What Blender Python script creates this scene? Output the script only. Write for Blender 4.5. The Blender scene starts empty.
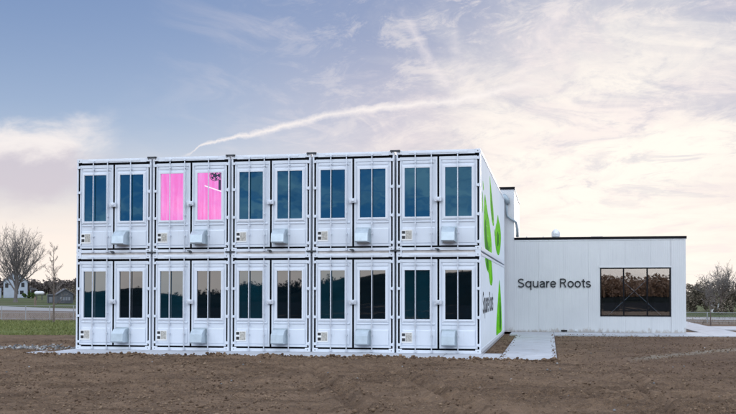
import bpy, math, random
import numpy as np
from mathutils import Vector, Matrix
random.seed(7)
RNG = np.random.default_rng(11)
PI = math.pi
SC = bpy.context.scene
COL = SC.collection

# ------------------------------------------------------------------ materials
def mat(name):
    m = bpy.data.materials.new(name); m.use_nodes = True
    return m, m.node_tree.nodes, m.node_tree.links, m.node_tree.nodes['Principled BSDF']

def noise(n, l, scale, detail=4, rough=.55, coord=None, dist=0):
    t = n.new('ShaderNodeTexNoise'); t.inputs['Scale'].default_value = scale
    t.inputs['Detail'].default_value = detail; t.inputs['Roughness'].default_value = rough
    t.inputs['Distortion'].default_value = dist
    if coord is not None: l.new(coord, t.inputs['Vector'])
    return t.outputs['Fac']

def ramp(n, l, fac, stops):
    r = n.new('ShaderNodeValToRGB'); l.new(fac, r.inputs['Fac'])
    e = r.color_ramp.elements
    while len(e) < len(stops): e.new(.5)
    for k, (p, c) in enumerate(stops):
        e[k].position = p; e[k].color = (*c, 1) if len(c) == 3 else c
    return r.outputs['Color']

def mixc(n, l, fac, a, b):
    m = n.new('ShaderNodeMix'); m.data_type = 'RGBA'
    for s, v in ((0, fac), (6, a), (7, b)):
        if hasattr(v, 'links'): l.new(v, m.inputs[s])
        elif s == 0: m.inputs[0].default_value = v
        else: m.inputs[s].default_value = (*v, 1)
    return m.outputs[2]

def geo(n): return n.new('ShaderNodeNewGeometry').outputs['Position']
def scaled(n, l, vec, s):
    m = n.new('ShaderNodeMapping'); l.new(vec, m.inputs['Vector']); m.inputs['Scale'].default_value = s
    return m.outputs['Vector']
def bump(n, l, b, h, strength, dist=.02):
    k = n.new('ShaderNodeBump'); k.inputs['Strength'].default_value = strength
    k.inputs['Distance'].default_value = dist
    l.new(h, k.inputs['Height']); l.new(k.outputs['Normal'], b.inputs['Normal'])

def plain(name, col, rough=.5, metal=0, var=.08, scale=3, bmp=0, bscale=40):
    m, n, l, b = mat(name)
    p = geo(n)
    f = noise(n, l, scale, 5, .6, p)
    lo = tuple(max(0, c*(1-var)) for c in col); hi = tuple(min(1, c*(1+var)) for c in col)
    l.new(ramp(n, l, f, [(.3, lo), (.7, hi)]), b.inputs['Base Color'])
    b.inputs['Roughness'].default_value = rough; b.inputs['Metallic'].default_value = metal
    if bmp: bump(n, l, b, noise(n, l, bscale, 3, .5, p), bmp)
    return m

def paint_white(name, col, streak=.12, rough=.42):
    m, n, l, b = mat(name)
    p = geo(n)
    f1 = noise(n, l, 1.3, 5, .6, p)
    f2 = noise(n, l, 1.0, 5, .65, scaled(n, l, p, (22, 22, 1.6)))
    base = ramp(n, l, f1, [(.3, tuple(c*.93 for c in col)), (.7, col)])
    d = ramp(n, l, f2, [(.55, (0, 0, 0)), (.8, (1, 1, 1))])
    mm = n.new('ShaderNodeMath'); mm.operation = 'MULTIPLY'; l.new(d, mm.inputs[0]); mm.inputs[1].default_value = streak
    l.new(mixc(n, l, mm.outputs[0], base, (.42, .40, .36)), b.inputs['Base Color'])
    b.inputs['Roughness'].default_value = rough; b.inputs['Specular IOR Level'].default_value = .35 if rough < .7 else .05
    bump(n, l, b, noise(n, l, 2.2, 3, .5, p), .12, .01)
    return m

M = {}
M['white'] = paint_white('container white paint', (.70, .74, .80), .22)
M['side_'] = paint_white('side wall white', (.76, .82, .86), .08, .75)
def side_mat():
    m, n, l, b = mat('pressed side wall'); p = geo(n)
    f = noise(n, l, .5, 5, .6, p)
    c = ramp(n, l, f, [(.3, (.70, .76, .80)), (.7, (.77, .82, .86))])
    d = ramp(n, l, noise(n, l, 1, 5, .65, scaled(n, l, p, (1, 9, .7))), [(.55, (0,)*3), (.8, (.25,)*3)])
    c = mixc(n, l, d, c, (.45, .45, .42)); l.new(c, b.inputs['Base Color'])
    b.inputs['Roughness'].default_value = .75; b.inputs['Specular IOR Level'].default_value = .05
    w_ = n.new('ShaderNodeTexWave'); w_.bands_direction = 'Y'; w_.wave_profile = 'SIN'; w_.inputs['Scale'].default_value = .55
    l.new(p, w_.inputs['Vector'])
    bump(n, l, b, ramp(n, l, w_.outputs['Fac'], [(.35, (0,)*3), (.6, (1,)*3)]), .5, .02)
    return m
M['side'] = side_mat()
M['panel'] = paint_white('door panel paint', (.665, .71, .775), .22)
M['rubber'] = plain('black rubber gasket', (.005, .006, .008), .8)
for k_ in ('rubber',): M[k_].node_tree.nodes['Principled BSDF'].inputs['Specular IOR Level'].default_value = .05
M['steel'] = plain('dark steel fitting', (.06, .065, .07), .5, .6)
M['zinc'] = plain('galvanised bar', (.62, .65, .70), .38, .45, .1, 12)
M['galv'] = plain('galvanised hood', (.52, .59, .63), .34, .65, .10, 6)
M['label_ink'] = plain('black label print', (.02, .02, .022), .6)
M['label_grey'] = plain('grey label print', (.42, .40, .36), .6, 0, .4, 22)
M['label_white'] = plain('label plate', (.78, .78, .77), .5)
M['black'] = plain('black coping', (.006, .006, .008), .6); M['black'].node_tree.nodes['Principled BSDF'].inputs['Specular IOR Level'].default_value = .12
M['seal'] = plain('beige gap light', (.52, .49, .47), .9, 0, .2, 5)  # pale colour stands for light seen through the tier gap
M['roofing'] = plain('grey roofing', (.25, .25, .25), .8)
def mural_mat():
    m, n, l, b = mat('lime green print'); p = geo(n)
    c = ramp(n, l, noise(n, l, 1.1, 4, .6, p), [(.35, (.10, .47, .006)), (.7, (.21, .66, .010))])
    c = mixc(n, l, ramp(n, l, noise(n, l, 3.2, 5, .7, p), [(.56, (0,)*3), (.62, (1,)*3)]), c, (.030, .19, .010))
    c = mixc(n, l, ramp(n, l, noise(n, l, 4.5, 5, .7, scaled(n, l, p, (1, 1, 1.7))), [(.63, (0,)*3), (.66, (1,)*3)]), c, (.66, .74, .70))
    l.new(c, b.inputs['Base Color']); b.inputs['Roughness'].default_value = .8
    return m
M['green'] = mural_mat(); M['green'].node_tree.nodes['Principled BSDF'].inputs['Specular IOR Level'].default_value = .05
M['dgreen'] = plain('deep green vinyl', (.03, .20, .010), .8, 0, .15); M['dgreen'].node_tree.nodes['Principled BSDF'].inputs['Specular IOR Level'].default_value = .05
M['hole'] = plain('grey casting hole', (.16, .165, .17), .6)
M['ink'] = plain('charcoal lettering', (.012, .014, .018), .8)
M['vent_white'] = plain('vent white metal', (.7, .72, .74), .4, .3)
M['bark'] = plain('grey brown bark', (.13, .10, .085), .9, 0, .3, 6, .4, 30)
M['twig'] = plain('pale grey twigs', (.15, .135, .125), .9, 0, .3, 1.2)
M['twig_far'] = plain('bare tree bark', (.14, .125, .12), .9, 0, .3, 1.2)
M['budding'] = plain('hazy buds', (.21, .20, .20), .9, 0, .3, .8)
M['wood'] = plain('weathered wood', (.16, .12, .09), .85, 0, .25, 8)
M['house_white'] = plain('white clapboard', (.33, .37, .43), .6, 0, .08, .6)
M['house_grey'] = plain('dark grey siding', (.055, .06, .07), .7, 0, .25, .7)
M['house_roof'] = plain('grey shingles', (.085, .085, .095), .85, 0, .2, .8)
M['house_glass'] = plain('dark house glass', (.015, .018, .022), .1)
M['garage'] = plain('pale garage door', (.16, .17, .19), .6)
M['tank'] = plain('white tank paint', (.6, .6, .6), .4)
M['postgalv'] = plain('fence post', (.30, .31, .32), .5, .4)
M['tan'] = plain('tan inner wall', (.30, .19, .13), .8, 0, .15, 1.2)
M['inner_floor'] = plain('dark inner floor', (.08, .075, .07), .6)
M['inner_dark'] = plain('dark inner cupboard', (.025, .025, .03), .5)
M['rod'] = plain('bracing rod', (.36, .42, .48), .4, .4)

# soil / ground ----------------------------------------------------------
def ground_mat():
    m, n, l, b = mat('soil grass and field')
    p = geo(n)
    sep = n.new('ShaderNodeSeparateXYZ'); l.new(p, sep.inputs[0])
    def mth(op, a, c=None, d=None):
        k = n.new('ShaderNodeMath'); k.operation = op; k.use_clamp = False
        for i, v in enumerate((a, c, d)):
            if v is None: continue
            if hasattr(v, 'links'): l.new(v, k.inputs[i])
            else: k.inputs[i].default_value = v
        return k.outputs[0]
    def step(x, a, c):
        k = n.new('ShaderNodeMapRange'); k.interpolation_type = 'SMOOTHSTEP'
        l.new(x, k.inputs[0]); k.inputs[1].default_value = a; k.inputs[2].default_value = c
        return k.outputs[0]
    big = noise(n, l, .35, 5, .6, p); mid = noise(n, l, 2.6, 6, .65, p); fine = noise(n, l, 22, 6, .7, p)
    tiny = noise(n, l, 95, 4, .7, p)
    soil = ramp(n, l, mid, [(.25, (.088, .054, .031)), (.5, (.172, .108, .064)), (.75, (.270, .180, .113))])
    soil = mixc(n, l, ramp(n, l, fine, [(.40, (.9,)*3), (.56, (0,)*3)]), soil, (.062, .042, .031))
    soil = mixc(n, l, ramp(n, l, tiny, [(.54, (0,)*3), (.66, (.8,)*3)]), soil, (.35, .255, .18))
    soil = mixc(n, l, ramp(n, l, big, [(.35, (0,)*3), (.65, (.55,)*3)]), soil, (.27, .182, .120))
    st_ = noise(n, l, 1.0, 5, .65, scaled(n, l, p, (.35, 1.6, 1)), .8)
    soil = mixc(n, l, ramp(n, l, st_, [(.48, (0,)*3), (.64, (.6,)*3)]), soil, (.066, .041, .025))
    soil = mixc(n, l, ramp(n, l, noise(n, l, .9, 5, .65, p), [(.5, (0,)*3), (.68, (.5,)*3)]), soil, (.095, .064, .046))
    # damp dark soil beside the building, dusty trail of fines
    wob = mth('MULTIPLY_ADD', big, 6.0, -3.0)
    y = sep.outputs[1]; x = sep.outputs[0]
    rx = step(mth('ADD', x, mth('MULTIPLY', wob, .6)), 1.5, 5.5)
    damp = mth('MULTIPLY', mth('MULTIPLY', rx, step(y, -9, -1)), .45)
    soil = mixc(n, l, damp, soil, (.105, .066, .048))
    # dusty trail: line from (4.3,-.6) to (7.7,3.7)
    dd = mth('ABSOLUTE', mth('ADD', mth('SUBTRACT', mth('MULTIPLY', mth('SUBTRACT', x, 4.3), .784), mth('MULTIPLY', mth('SUBTRACT', y, -.6), .62)), mth('MULTIPLY_ADD', mid, .8, -.4)))
    tr = mth('MULTIPLY', mth('SUBTRACT', 1.0, step(dd, .05, .5)), mth('MULTIPLY', step(x, 3.8, 4.6), .45))
    soil = mixc(n, l, tr, soil, (.33, .30, .24))
    # zones further off
    yw = mth('ADD', y, mth('MULTIPLY_ADD', mid, 2.4, -1.2))
    grass = ramp(n, l, mid, [(.3, (.095, .115, .036)), (.7, (.155, .175, .058))])
    gfar = ramp(n, l, big, [(.3, (.036, .044, .018)), (.7, (.058, .066, .026))])
    field = ramp(n, l, noise(n, l, 1.2, 6, .7, scaled(n, l, p, (1, .35, 1))), [(.3, (.105, .078, .062)), (.7, (.205, .165, .135))])
    lawn = ramp(n, l, noise(n, l, .07, 5, .6, p), [(.35, (.040, .045, .022)), (.5, (.060, .078, .026)), (.7, (.10, .085, .062))])
    left = mth('SUBTRACT', 1.0, step(x, -11, -9))
    c = soil
    c = mixc(n, l, mth('MULTIPLY', step(yw, 7.6, 8.4), left), c, grass)
    c = mixc(n, l, mth('MULTIPLY', step(yw, 20.5, 21.5), left), c, gfar)
    c = mixc(n, l, step(yw, 23.4, 24.4), c, field)
    # beyond the slanting road
    ry = mth('ADD', y, mth('MULTIPLY', x, .37))
    c = mixc(n, l, step(ry, 40, 41), c, lawn)
    l.new(c, b.inputs['Base Color'])
    b.inputs['Roughness'].default_value = .95
    b.inputs['Specular IOR Level'].default_value = .15
    hs = mth('ADD', mth('MULTIPLY', fine, .7), mth('MULTIPLY', tiny, .35))
    bump(n, l, b, hs, 1.0, .06)
    return m
M['ground'] = ground_mat()

def clod_mat():
    m, n, l, b = mat('soil clods')
    p = geo(n)
    o = n.new('ShaderNodeNewGeometry').outputs['Random Per Island']
    c = ramp(n, l, o, [(.0, (.070, .044, .028)), (.5, (.145, .095, .060)), (1, (.27, .19, .125))])
    c = mixc(n, l, ramp(n, l, noise(n, l, 60, 4, .6, p), [(.4, (.5,)*3), (.6, (0,)*3)]), c, (.09, .06, .045))
    l.new(c, b.inputs['Base Color']); b.inputs['Roughness'].default_value = .95
    b.inputs['Specular IOR Level'].default_value = .15
    bump(n, l, b, noise(n, l, 70, 4, .6, p), .8, .01)
    return m
M['clod'] = clod_mat()
def stone_mat():
    m, n, l, b = mat('pale stones')
    o = n.new('ShaderNodeNewGeometry').outputs['Random Per Island']
    l.new(ramp(n, l, o, [(0, (.07, .07, .07)), (.5, (.16, .16, .16)), (.85, (.28, .275, .265)), (1, (.5, .48, .45))]), b.inputs['Base Color'])
    b.inputs['Roughness'].default_value = .8
    return m
M['stone'] = stone_mat()

def concrete_mat():
    m, n, l, b = mat('new concrete')
    p = geo(n)
    f = noise(n, l, .9, 6, .65, p); g = noise(n, l, 30, 4, .6, p); br = noise(n, l, 1, 3, .6, scaled(n, l, p, (1.5, 60, 1)))
    c = ramp(n, l, f, [(.3, (.33, .34, .365)), (.7, (.44, .45, .475))])
    c = mixc(n, l, ramp(n, l, br, [(.45, (0,)*3), (.75, (.35,)*3)]), c, (.32, .33, .35))
    s = ramp(n, l, noise(n, l, 2.3, 6, .7, p), [(.54, (0,)*3), (.70, (.75,)*3)])
    c = mixc(n, l, s, c, (.24, .205, .17))
    l.new(c, b.inputs['Base Color']); b.inputs['Roughness'].default_value = .85
    bump(n, l, b, g, .25, .005)
    return m
M['concrete'] = concrete_mat()
def road_mat():
    m, n, l, b = mat('worn asphalt')
    p = geo(n)
    l.new(ramp(n, l, noise(n, l, .5, 6, .65, p), [(.3, (.17, .17, .175)), (.7, (.25, .25, .255))]), b.inputs['Base Color'])
    b.inputs['Roughness'].default_value = .85
    return m
M['road'] = road_mat()

def wall_mat():
    m, n, l, b = mat('ribbed metal cladding')
    p = geo(n)
    f = noise(n, l, .6, 4, .55, p); s = noise(n, l, 1, 4, .6, scaled(n, l, p, (14, 14, .8)))
    c = ramp(n, l, f, [(.3, (.56, .57, .585)), (.7, (.62, .63, .64))])
    c = mixc(n, l, ramp(n, l, s, [(.5, (0,)*3), (.8, (.25,)*3)]), c, (.44, .45, .47))
    sz_ = n.new('ShaderNodeSeparateXYZ'); l.new(p, sz_.inputs[0])
    k1 = n.new('ShaderNodeMath'); k1.operation = 'MULTIPLY_ADD'; l.new(noise(n, l, 5, 6, .7, scaled(n, l, p, (1, 1, .5))), k1.inputs[0]); k1.inputs[1].default_value = .9; k1.inputs[2].default_value = -.32
    k2 = n.new('ShaderNodeMath'); k2.operation = 'SUBTRACT'; l.new(k1.outputs[0], k2.inputs[0]); l.new(sz_.outputs[2], k2.inputs[1])
    c = mixc(n, l, ramp(n, l, k2.outputs[0], [(0, (0,)*3), (.12, (.55,)*3)]), c, (.27, .21, .16))
    bump(n, l, b, noise(n, l, .7, 3, .5, scaled(n, l, p, (1, 1, .4))), .15, .03)
    l.new(c, b.inputs['Base Color']); b.inputs['Roughness'].default_value = .45
    b.inputs['Metallic'].default_value = .1
    return m
M['wall'] = wall_mat()

def glass_coated(name, base, tint, refl, wav=.02):
    """dark insulated pane: coated glass over an unlit room"""
    m, n, l, b = mat(name)
    n.remove(b)
    out = n['Material Output']
    p = geo(n)
    d = n.new('ShaderNodeBsdfDiffuse')
    l.new(ramp(n, l, noise(n, l, .9, 4, .6, p), [(.3, tuple(c*.55 for c in base)), (.7, base)]), d.inputs['Color'])
    g = n.new('ShaderNodeBsdfGlossy'); g.inputs['Roughness'].default_value = .015
    g.inputs['Color'].default_value = (*tint, 1)
    lw = n.new('ShaderNodeFresnel'); lw.inputs['IOR'].default_value = 1.5
    mr = n.new('ShaderNodeMapRange'); l.new(lw.outputs[0], mr.inputs[0])
    mr.inputs[1].default_value = .04; mr.inputs[2].default_value = 1; mr.inputs[3].default_value = refl; mr.inputs[4].default_value = 1
    bp = n.new('ShaderNodeBump'); bp.inputs['Strength'].default_value = wav; bp.inputs['Distance'].default_value = .02
    l.new(noise(n, l, 1.6, 2, .5, p), bp.inputs['Height']); l.new(bp.outputs[0], g.inputs['Normal'])
    mx = n.new('ShaderNodeMixShader'); l.new(mr.outputs[0], mx.inputs[0]); l.new(d.outputs[0], mx.inputs[1]); l.new(g.outputs[0], mx.inputs[2])
    l.new(mx.outputs[0], out.inputs['Surface'])
    return m
M['glass_blue'] = glass_coated('teal coated glass', (.001, .024, .038), (.24, .60, .86), .20, .12)
M['glass_teal'] = glass_coated('teal tinted glass', (.001, .026, .040), (.92, .97, 1.0), .17)
M['glass_dark'] = glass_coated('dark glass', (.001, .006, .010), (.95, .97, 1.0), .16)

def glass_clear(name, tint, refl):
    m, n, l, b = mat(name)
    n.remove(b); out = n['Material Output']
    t = n.new('ShaderNodeBsdfTransparent'); t.inputs['Color'].default_value = (*tint, 1)
    g = n.new('ShaderNodeBsdfGlossy'); g.inputs['Roughness'].default_value = .01
    mx = n.new('ShaderNodeMixShader'); mx.inputs[0].default_value = refl
    l.new(t.outputs[0], mx.inputs[1]); l.new(g.outputs[0], mx.inputs[2]); l.new(mx.outputs[0], out.inputs['Surface'])
    return m
M['glass_clear'] = glass_clear('clear window glass', (.82, .84, .86), .30)
M['glass_pink'] = glass_clear('clear glass of lit window', (.95, .95, .95), .06)

def grow_mat():
    """pink glow of the grow room, put into its walls as streaky emission"""
    m, n, l, b = mat('pink grow glow')
    n.remove(b); out = n['Material Output']
    p = n.new('ShaderNodeTexCoord').outputs['Object']
    s = noise(n, l, 1, 3, .6, scaled(n, l, p, (9, 5, .55)))
    s2 = noise(n, l, 1, 5, .7, scaled(n, l, p, (14, 8, 7)))
    mm = n.new('ShaderNodeMath'); mm.operation = 'MULTIPLY_ADD'; l.new(s2, mm.inputs[0]); mm.inputs[1].default_value = .35; l.new(s, mm.inputs[2])
    c = ramp(n, l, mm.outputs[0], [(.46, (1.0, .16, .60)), (.68, (1.0, .24, .72)), (.90, (1.0, .37, .84))])
    e = n.new('ShaderNodeEmission'); l.new(c, e.inputs['Color']); e.inputs['Strength'].default_value = 1.12
    l.new(e.outputs[0], out.inputs['Surface'])
    return m
M['grow'] = grow_mat()
def emis(name, c, s):
    m, n, l, b = mat(name); n.remove(b)
    e = n.new('ShaderNodeEmission'); e.inputs['Color'].default_value = (*c, 1); e.inputs['Strength'].default_value = s
    l.new(e.outputs[0], n['Material Output'].inputs['Surface']); return m
M['tube'] = emis('white lamp tube', (1, .85, .97), 1.3)
M['pink_wall'] = plain('white inner wall', (.8, .8, .8), .6)
M['fan'] = plain('dark fan', (.03, .05, .03), .6)

def leaf_mat(name, a, bcol, c2):
    m, n, l, b = mat(name)
    o = n.new('ShaderNodeNewGeometry').outputs['Random Per Island']
    p = geo(n)
    c = ramp(n, l, o, [(0, a), (.6, bcol), (1, c2)])
    c = mixc(n, l, ramp(n, l, noise(n, l, .9, 3, .5, p), [(.4, (0,)*3), (.65, (.5,)*3)]), c, c2)
    l.new(c, b.inputs['Base Color']); b.inputs['Roughness'].default_value = .8
    b.inputs['Specular IOR Level'].default_value = .2
    return m
M['ever'] = leaf_mat('evergreen leaves', (.055, .050, .038), (.115, .100, .070), (.25, .20, .15))
M['greyleaf'] = leaf_mat('grey twiggy crown', (.07, .065, .062), (.13, .12, .115), (.22, .21, .205))
M['brownwood'] = leaf_mat('bare brown woods', (.055, .043, .038), (.095, .075, .068), (.13, .11, .10))
M['litwood'] = leaf_mat('pale brown woods', (.17, .11, .075), (.30, .20, .14), (.38, .27, .20))
M['darkwood'] = leaf_mat('dark woods', (.012, .014, .012), (.025, .026, .022), (.045, .042, .035))
M['greenlow'] = leaf_mat('low green bush', (.02, .035, .012), (.04, .07, .018), (.07, .12, .02))
M['grassblade'] = leaf_mat('grass blades', (.085, .105, .030), (.145, .165, .050), (.21, .21, .085))

# ------------------------------------------------------------------ mesh helpers
class MB:
    def __init__(s): s.v = []; s.f = []
    def add(s, vs, fs):
        o = len(s.v); s.v += [tuple(v) for v in vs]; s.f += [tuple(i+o for i in f) for f in fs]; return s
    def box(s, x0, x1, y0, y1, z0, z1):
        return s.add([(x0,y0,z0),(x1,y0,z0),(x1,y1,z0),(x0,y1,z0),(x0,y0,z1),(x1,y0,z1),(x1,y1,z1),(x0,y1,z1)],
                     [(0,3,2,1),(4,5,6,7),(0,1,5,4),(1,2,6,5),(2,3,7,6),(3,0,4,7)])
    def tube(s, pts, radii, sides=6, cap=True):
        pts = [Vector(p) for p in pts]; rings = []
        vs = []; fs = []
        for i, p in enumerate(pts):
            a = pts[max(0, i-1)]; b = pts[min(len(pts)-1, i+1)]
            t = (b-a); t = t.normalized() if t.length > 1e-9 else Vector((0,0,1))
            h = Vector((0,0,1)) if abs(t.z) < .9 else Vector((1,0,0))
            u = t.cross(h).normalized(); w = t.cross(u)
            r = radii[i] if hasattr(radii, '__len__') else radii
            for k in range(sides):
                an = 2*PI*k/sides
                vs.append(p + u*(r*math.cos(an)) + w*(r*math.sin(an)))
        for i in range(len(pts)-1):
            for k in range(sides):
                a = i*sides+k; b = i*sides+(k+1) % sides
                fs.append((a, b, b+sides, a+sides))
        if cap:
            fs.append(tuple(range(sides))[::-1]); fs.append(tuple((len(pts)-1)*sides+k for k in range(sides)))
        return s.add(vs, fs)
    def prism(s, poly, axis, a, b):
        """poly of 2-D points extruded along axis from a to b"""
        n = len(poly)
        def P(q, h):
            return {'x': (h, q[0], q[1]), 'y': (q[0], h, q[1]), 'z': (q[0], q[1], h)}[axis]
        vs = [P(q, a) for q in poly]+[P(q, b) for q in poly]
        fs = [tuple(range(n))[::-1], tuple(range(n, 2*n))]+[(i, (i+1) % n, (i+1) % n+n, i+n) for i in range(n)]
        return s.add(vs, fs)
    def build(s, name, m, parent=None, smooth=False, bevel=0, loc=None):
        me = bpy.data.meshes.new(name)
        me.from_pydata([tuple(v) for v in s.v], [], s.f); me.update()
        me.materials.append(m)
        if smooth: me.polygons.foreach_set('use_smooth', [True]*len(me.polygons))
        o = bpy.data.objects.new(name, me); COL.objects.link(o)
        if parent: o.parent = parent
        if loc: o.location = loc
        if bevel:
            bv = o.modifiers.new('bevel', 'BEVEL'); bv.width = bevel; bv.segments = 2; bv.limit_method = 'ANGLE'
        return o

def np_mesh(name, verts, faces, m, parent=None, smooth=False):
    """verts (N,3) faces (F,k) arrays"""
    me = bpy.data.meshes.new(name)
    k = faces.shape[1]
    me.vertices.add(len(verts)); me.vertices.foreach_set('co', verts.astype(np.float32).ravel())
    me.loops.add(faces.size); me.loops.foreach_set('vertex_index', faces.astype(np.int32).ravel())
    me.polygons.add(len(faces)); me.polygons.foreach_set('loop_start', np.arange(0, faces.size, k, dtype=np.int32))
    try: me.polygons.foreach_set('loop_total', np.full(len(faces), k, dtype=np.int32))
    except Exception: pass
    me.update(calc_edges=True); me.validate()
    if smooth: me.polygons.foreach_set('use_smooth', np.ones(len(me.polygons), dtype=bool))
    me.materials.append(m)
    o = bpy.data.objects.new(name, me); COL.objects.link(o)
    if parent: o.parent = parent
    return o

def tag(o, label=None, cat=None, group=None, kind=None):
    if label: o['label'] = label
    if cat: o['category'] = cat
    if group: o['group'] = group
    if kind: o['kind'] = kind
    return o
def empty(name, loc=(0,0,0), rz=0):
    o = bpy.data.objects.new(name, None); COL.objects.link(o); o.location = loc; o.rotation_euler = (0,0,rz)
    o.empty_display_size = .3
    return o
def kids(o): return [c for c in bpy.data.objects if c.parent == o]
def copy_tree(o, parent=None, kmap=None):
    if kmap is None:
        kmap = {}
        for c in bpy.data.objects:
            if c.parent: kmap.setdefault(c.parent.name, []).append(c)
    c = o.copy(); COL.objects.link(c); c.parent = parent
    for ch in kmap.get(o.name, []): copy_tree(ch, c, kmap)
    return c

# ------------------------------------------------------------------ ground
def vnoise(x, y, seed=0):
    xi = np.floor(x).astype(np.int64); yi = np.floor(y).astype(np.int64)
    xf = x-xi; yf = y-yi
    def h(a, b):
        n = (a*374761393 + b*668265263 + seed*2147483647) & 0xffffffff
        n = ((n ^ (n >> 13))*1274126177) & 0xffffffff
        n = (n ^ (n >> 16)) & 0xffffffff
        return n/4294967295.
    u = xf*xf*(3-2*xf); v = yf*yf*(3-2*yf)
    return (h(xi,yi)*(1-u)+h(xi+1,yi)*u)*(1-v)+(h(xi,yi+1)*(1-u)+h(xi+1,yi+1)*u)*v
def sstep(x, a, b):
    t = np.clip((x-a)/(b-a), 0, 1); return t*t*(3-2*t)
def soil_h(x, y):
    """height of the soil; hard surfaces sit at z = 0"""
    xr = x*.93+y*.37; yr = -x*.37+y*.93
    n1 = vnoise(xr*.45, yr*.45, 1)-.5
    n2 = vnoise(xr*1.7+9, yr*1.7, 2)-.5
    n3 = vnoise(xr*5.5, yr*5.5+4, 3)-.5
    n4 = vnoise(xr*13, yr*13, 4)-.5
    n5 = vnoise(x*27, y*27, 5)-.5
    rough = .55+.9*vnoise(xr*.35+3, yr*.35+8, 6)
    rough = rough*(1-.45*sstep(y, -1.5, 8))
    n4 = np.where(n4 > 0, n4*1.7, n4*.9); n5 = np.where(n5 > 0, n5*1.8, n5*.9)
    h = -.038+.06*n1+rough*(.034*n2+.028*n3+.038*n4+.032*n5)
    # ploughed lumps thrown against the slab edge
    edge = np.exp(-((y+2.02+.35*(vnoise(x*.8, x*0, 7)-.5))/.34)**2)*(1-sstep(x, 2.0, 2.8))*sstep(x, -13.2, -12.2)
    h = h+edge*(.028+.11*np.clip(vnoise(x*3.1, y*3.1, 8)-.45, 0, 1)+.09*np.clip(vnoise(x*9, y*9, 9)-.5, 0, 1))
    # tyre furrows
    d = np.abs(x-(3.66+.05*np.sin(y*1.7)+.05*n2)); m = sstep(y, -12.5, -10)*(1-sstep(y, -2.9, -2.3))
    m = m*(.5+.9*vnoise(x*.8, y*1.3, 77)); h = h-m*.10*np.exp(-(d/.085)**2)+m*.035*np.exp(-((d-.19)/.08)**2)
    for x0, sl in ((-3.6, .40), (-5.4, .40)):
        d = np.abs(x-(x0+sl*(-y)*1.0+.1*n1)); m = 1-sstep(y, -5.2, -3.6)
        h = h-m*.12*np.exp(-(d/.11)**2)*(.8+n3)+m*.06*np.exp(-((d-.3)/.12)**2)
    # heap of soil by the left end of the slab
    h = h+.16*np.exp(-(((x+12.9)/1.1)**2+((y-1.1)/.5)**2))*sstep(-x, 12.45, 12.7)*(.6+n3*1.3)
    h = h+.10*np.exp(-(((x+15.6)/2.6)**2+((y+.9)/.5)**2))*(.7+n3*1.5)
    h = h+.10*np.exp(-(((x+19)/6)**2+((y-3.2)/.8)**2))*(.7+n3*1.5)
    h = h+.08*np.exp(-(((x-6)/3)**2+((y-7)/.8)**2))*(.6+n3)
    # hard standing: keep the soil below it
    def inside(x0, x1, y0, y1, w=.12):
        return sstep(x, x0-w, x0)*(1-sstep(x, x1, x1+w))*sstep(y, y0-w, y0)*(1-sstep(y, y1, y1+w))
    k = np.maximum.reduce([inside(-12.5, .02, -1.72, 13, .1), inside(.66, 2.06, -1.35, 13, .12), inside(-40+27, 24, 10.95, 13.8, .1),
                           inside(8.45, 9.85, 13.7, 75, .1), inside(9.8, 40, 16.9, 20.45, .1), inside(-2, 7.7, 12.9, 24, .05)])
    far = sstep(y, 8, 12)*(1-sstep(x, -12, -10))
    h = h*(1-k)-.10*k
    # calm down away from the building plot
    calm = np.maximum(sstep(y, 9, 14), sstep(np.abs(x), 26, 34))
    h = h*(1-calm)+calm*(-.04*(1-k)-.10*k)
    return h

def axis(parts):
    out = []
    for a, b, st in parts: out += list(np.arange(a, b, st))
    out.append(parts[-1][1]); return np.array(out)
xs = np.concatenate([-np.geomspace(3000, 34, 26), axis([(-33, -15.5, .14), (-15.5, 9.5, .036), (9.5, 16, .12), (16, 30, .6)]), np.geomspace(34, 3000, 26)])
ys = np.concatenate([-np.geomspace(3000, 32, 20), axis([(-30, -15, .8), (-15, -13.6, .1), (-13.6, -6.5, .036), (-6.5, -1.4, .045), (-1.4, 9.5, .11), (9.5, 26, .35), (26, 60, 2)]), np.geomspace(64, 4000, 26)])
X, Y = np.meshgrid(xs, ys); Z = soil_h(X, Y)
nx, ny = len(xs), len(ys)
idx = np.arange(nx*ny).reshape(ny, nx)
F = np.stack([idx[:-1,:-1], idx[:-1,1:], idx[1:,1:], idx[1:,:-1]], -1).reshape(-1, 4)
g = np_mesh('ground', np.stack([X, Y, Z], -1).reshape(-1, 3), F, M['ground'], smooth=False)
tag(g, 'brown churned soil with grass and dry field further off', kind='structure')

def hz(x, y): return float(soil_h(np.array([x]), np.array([y]))[0])

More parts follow.
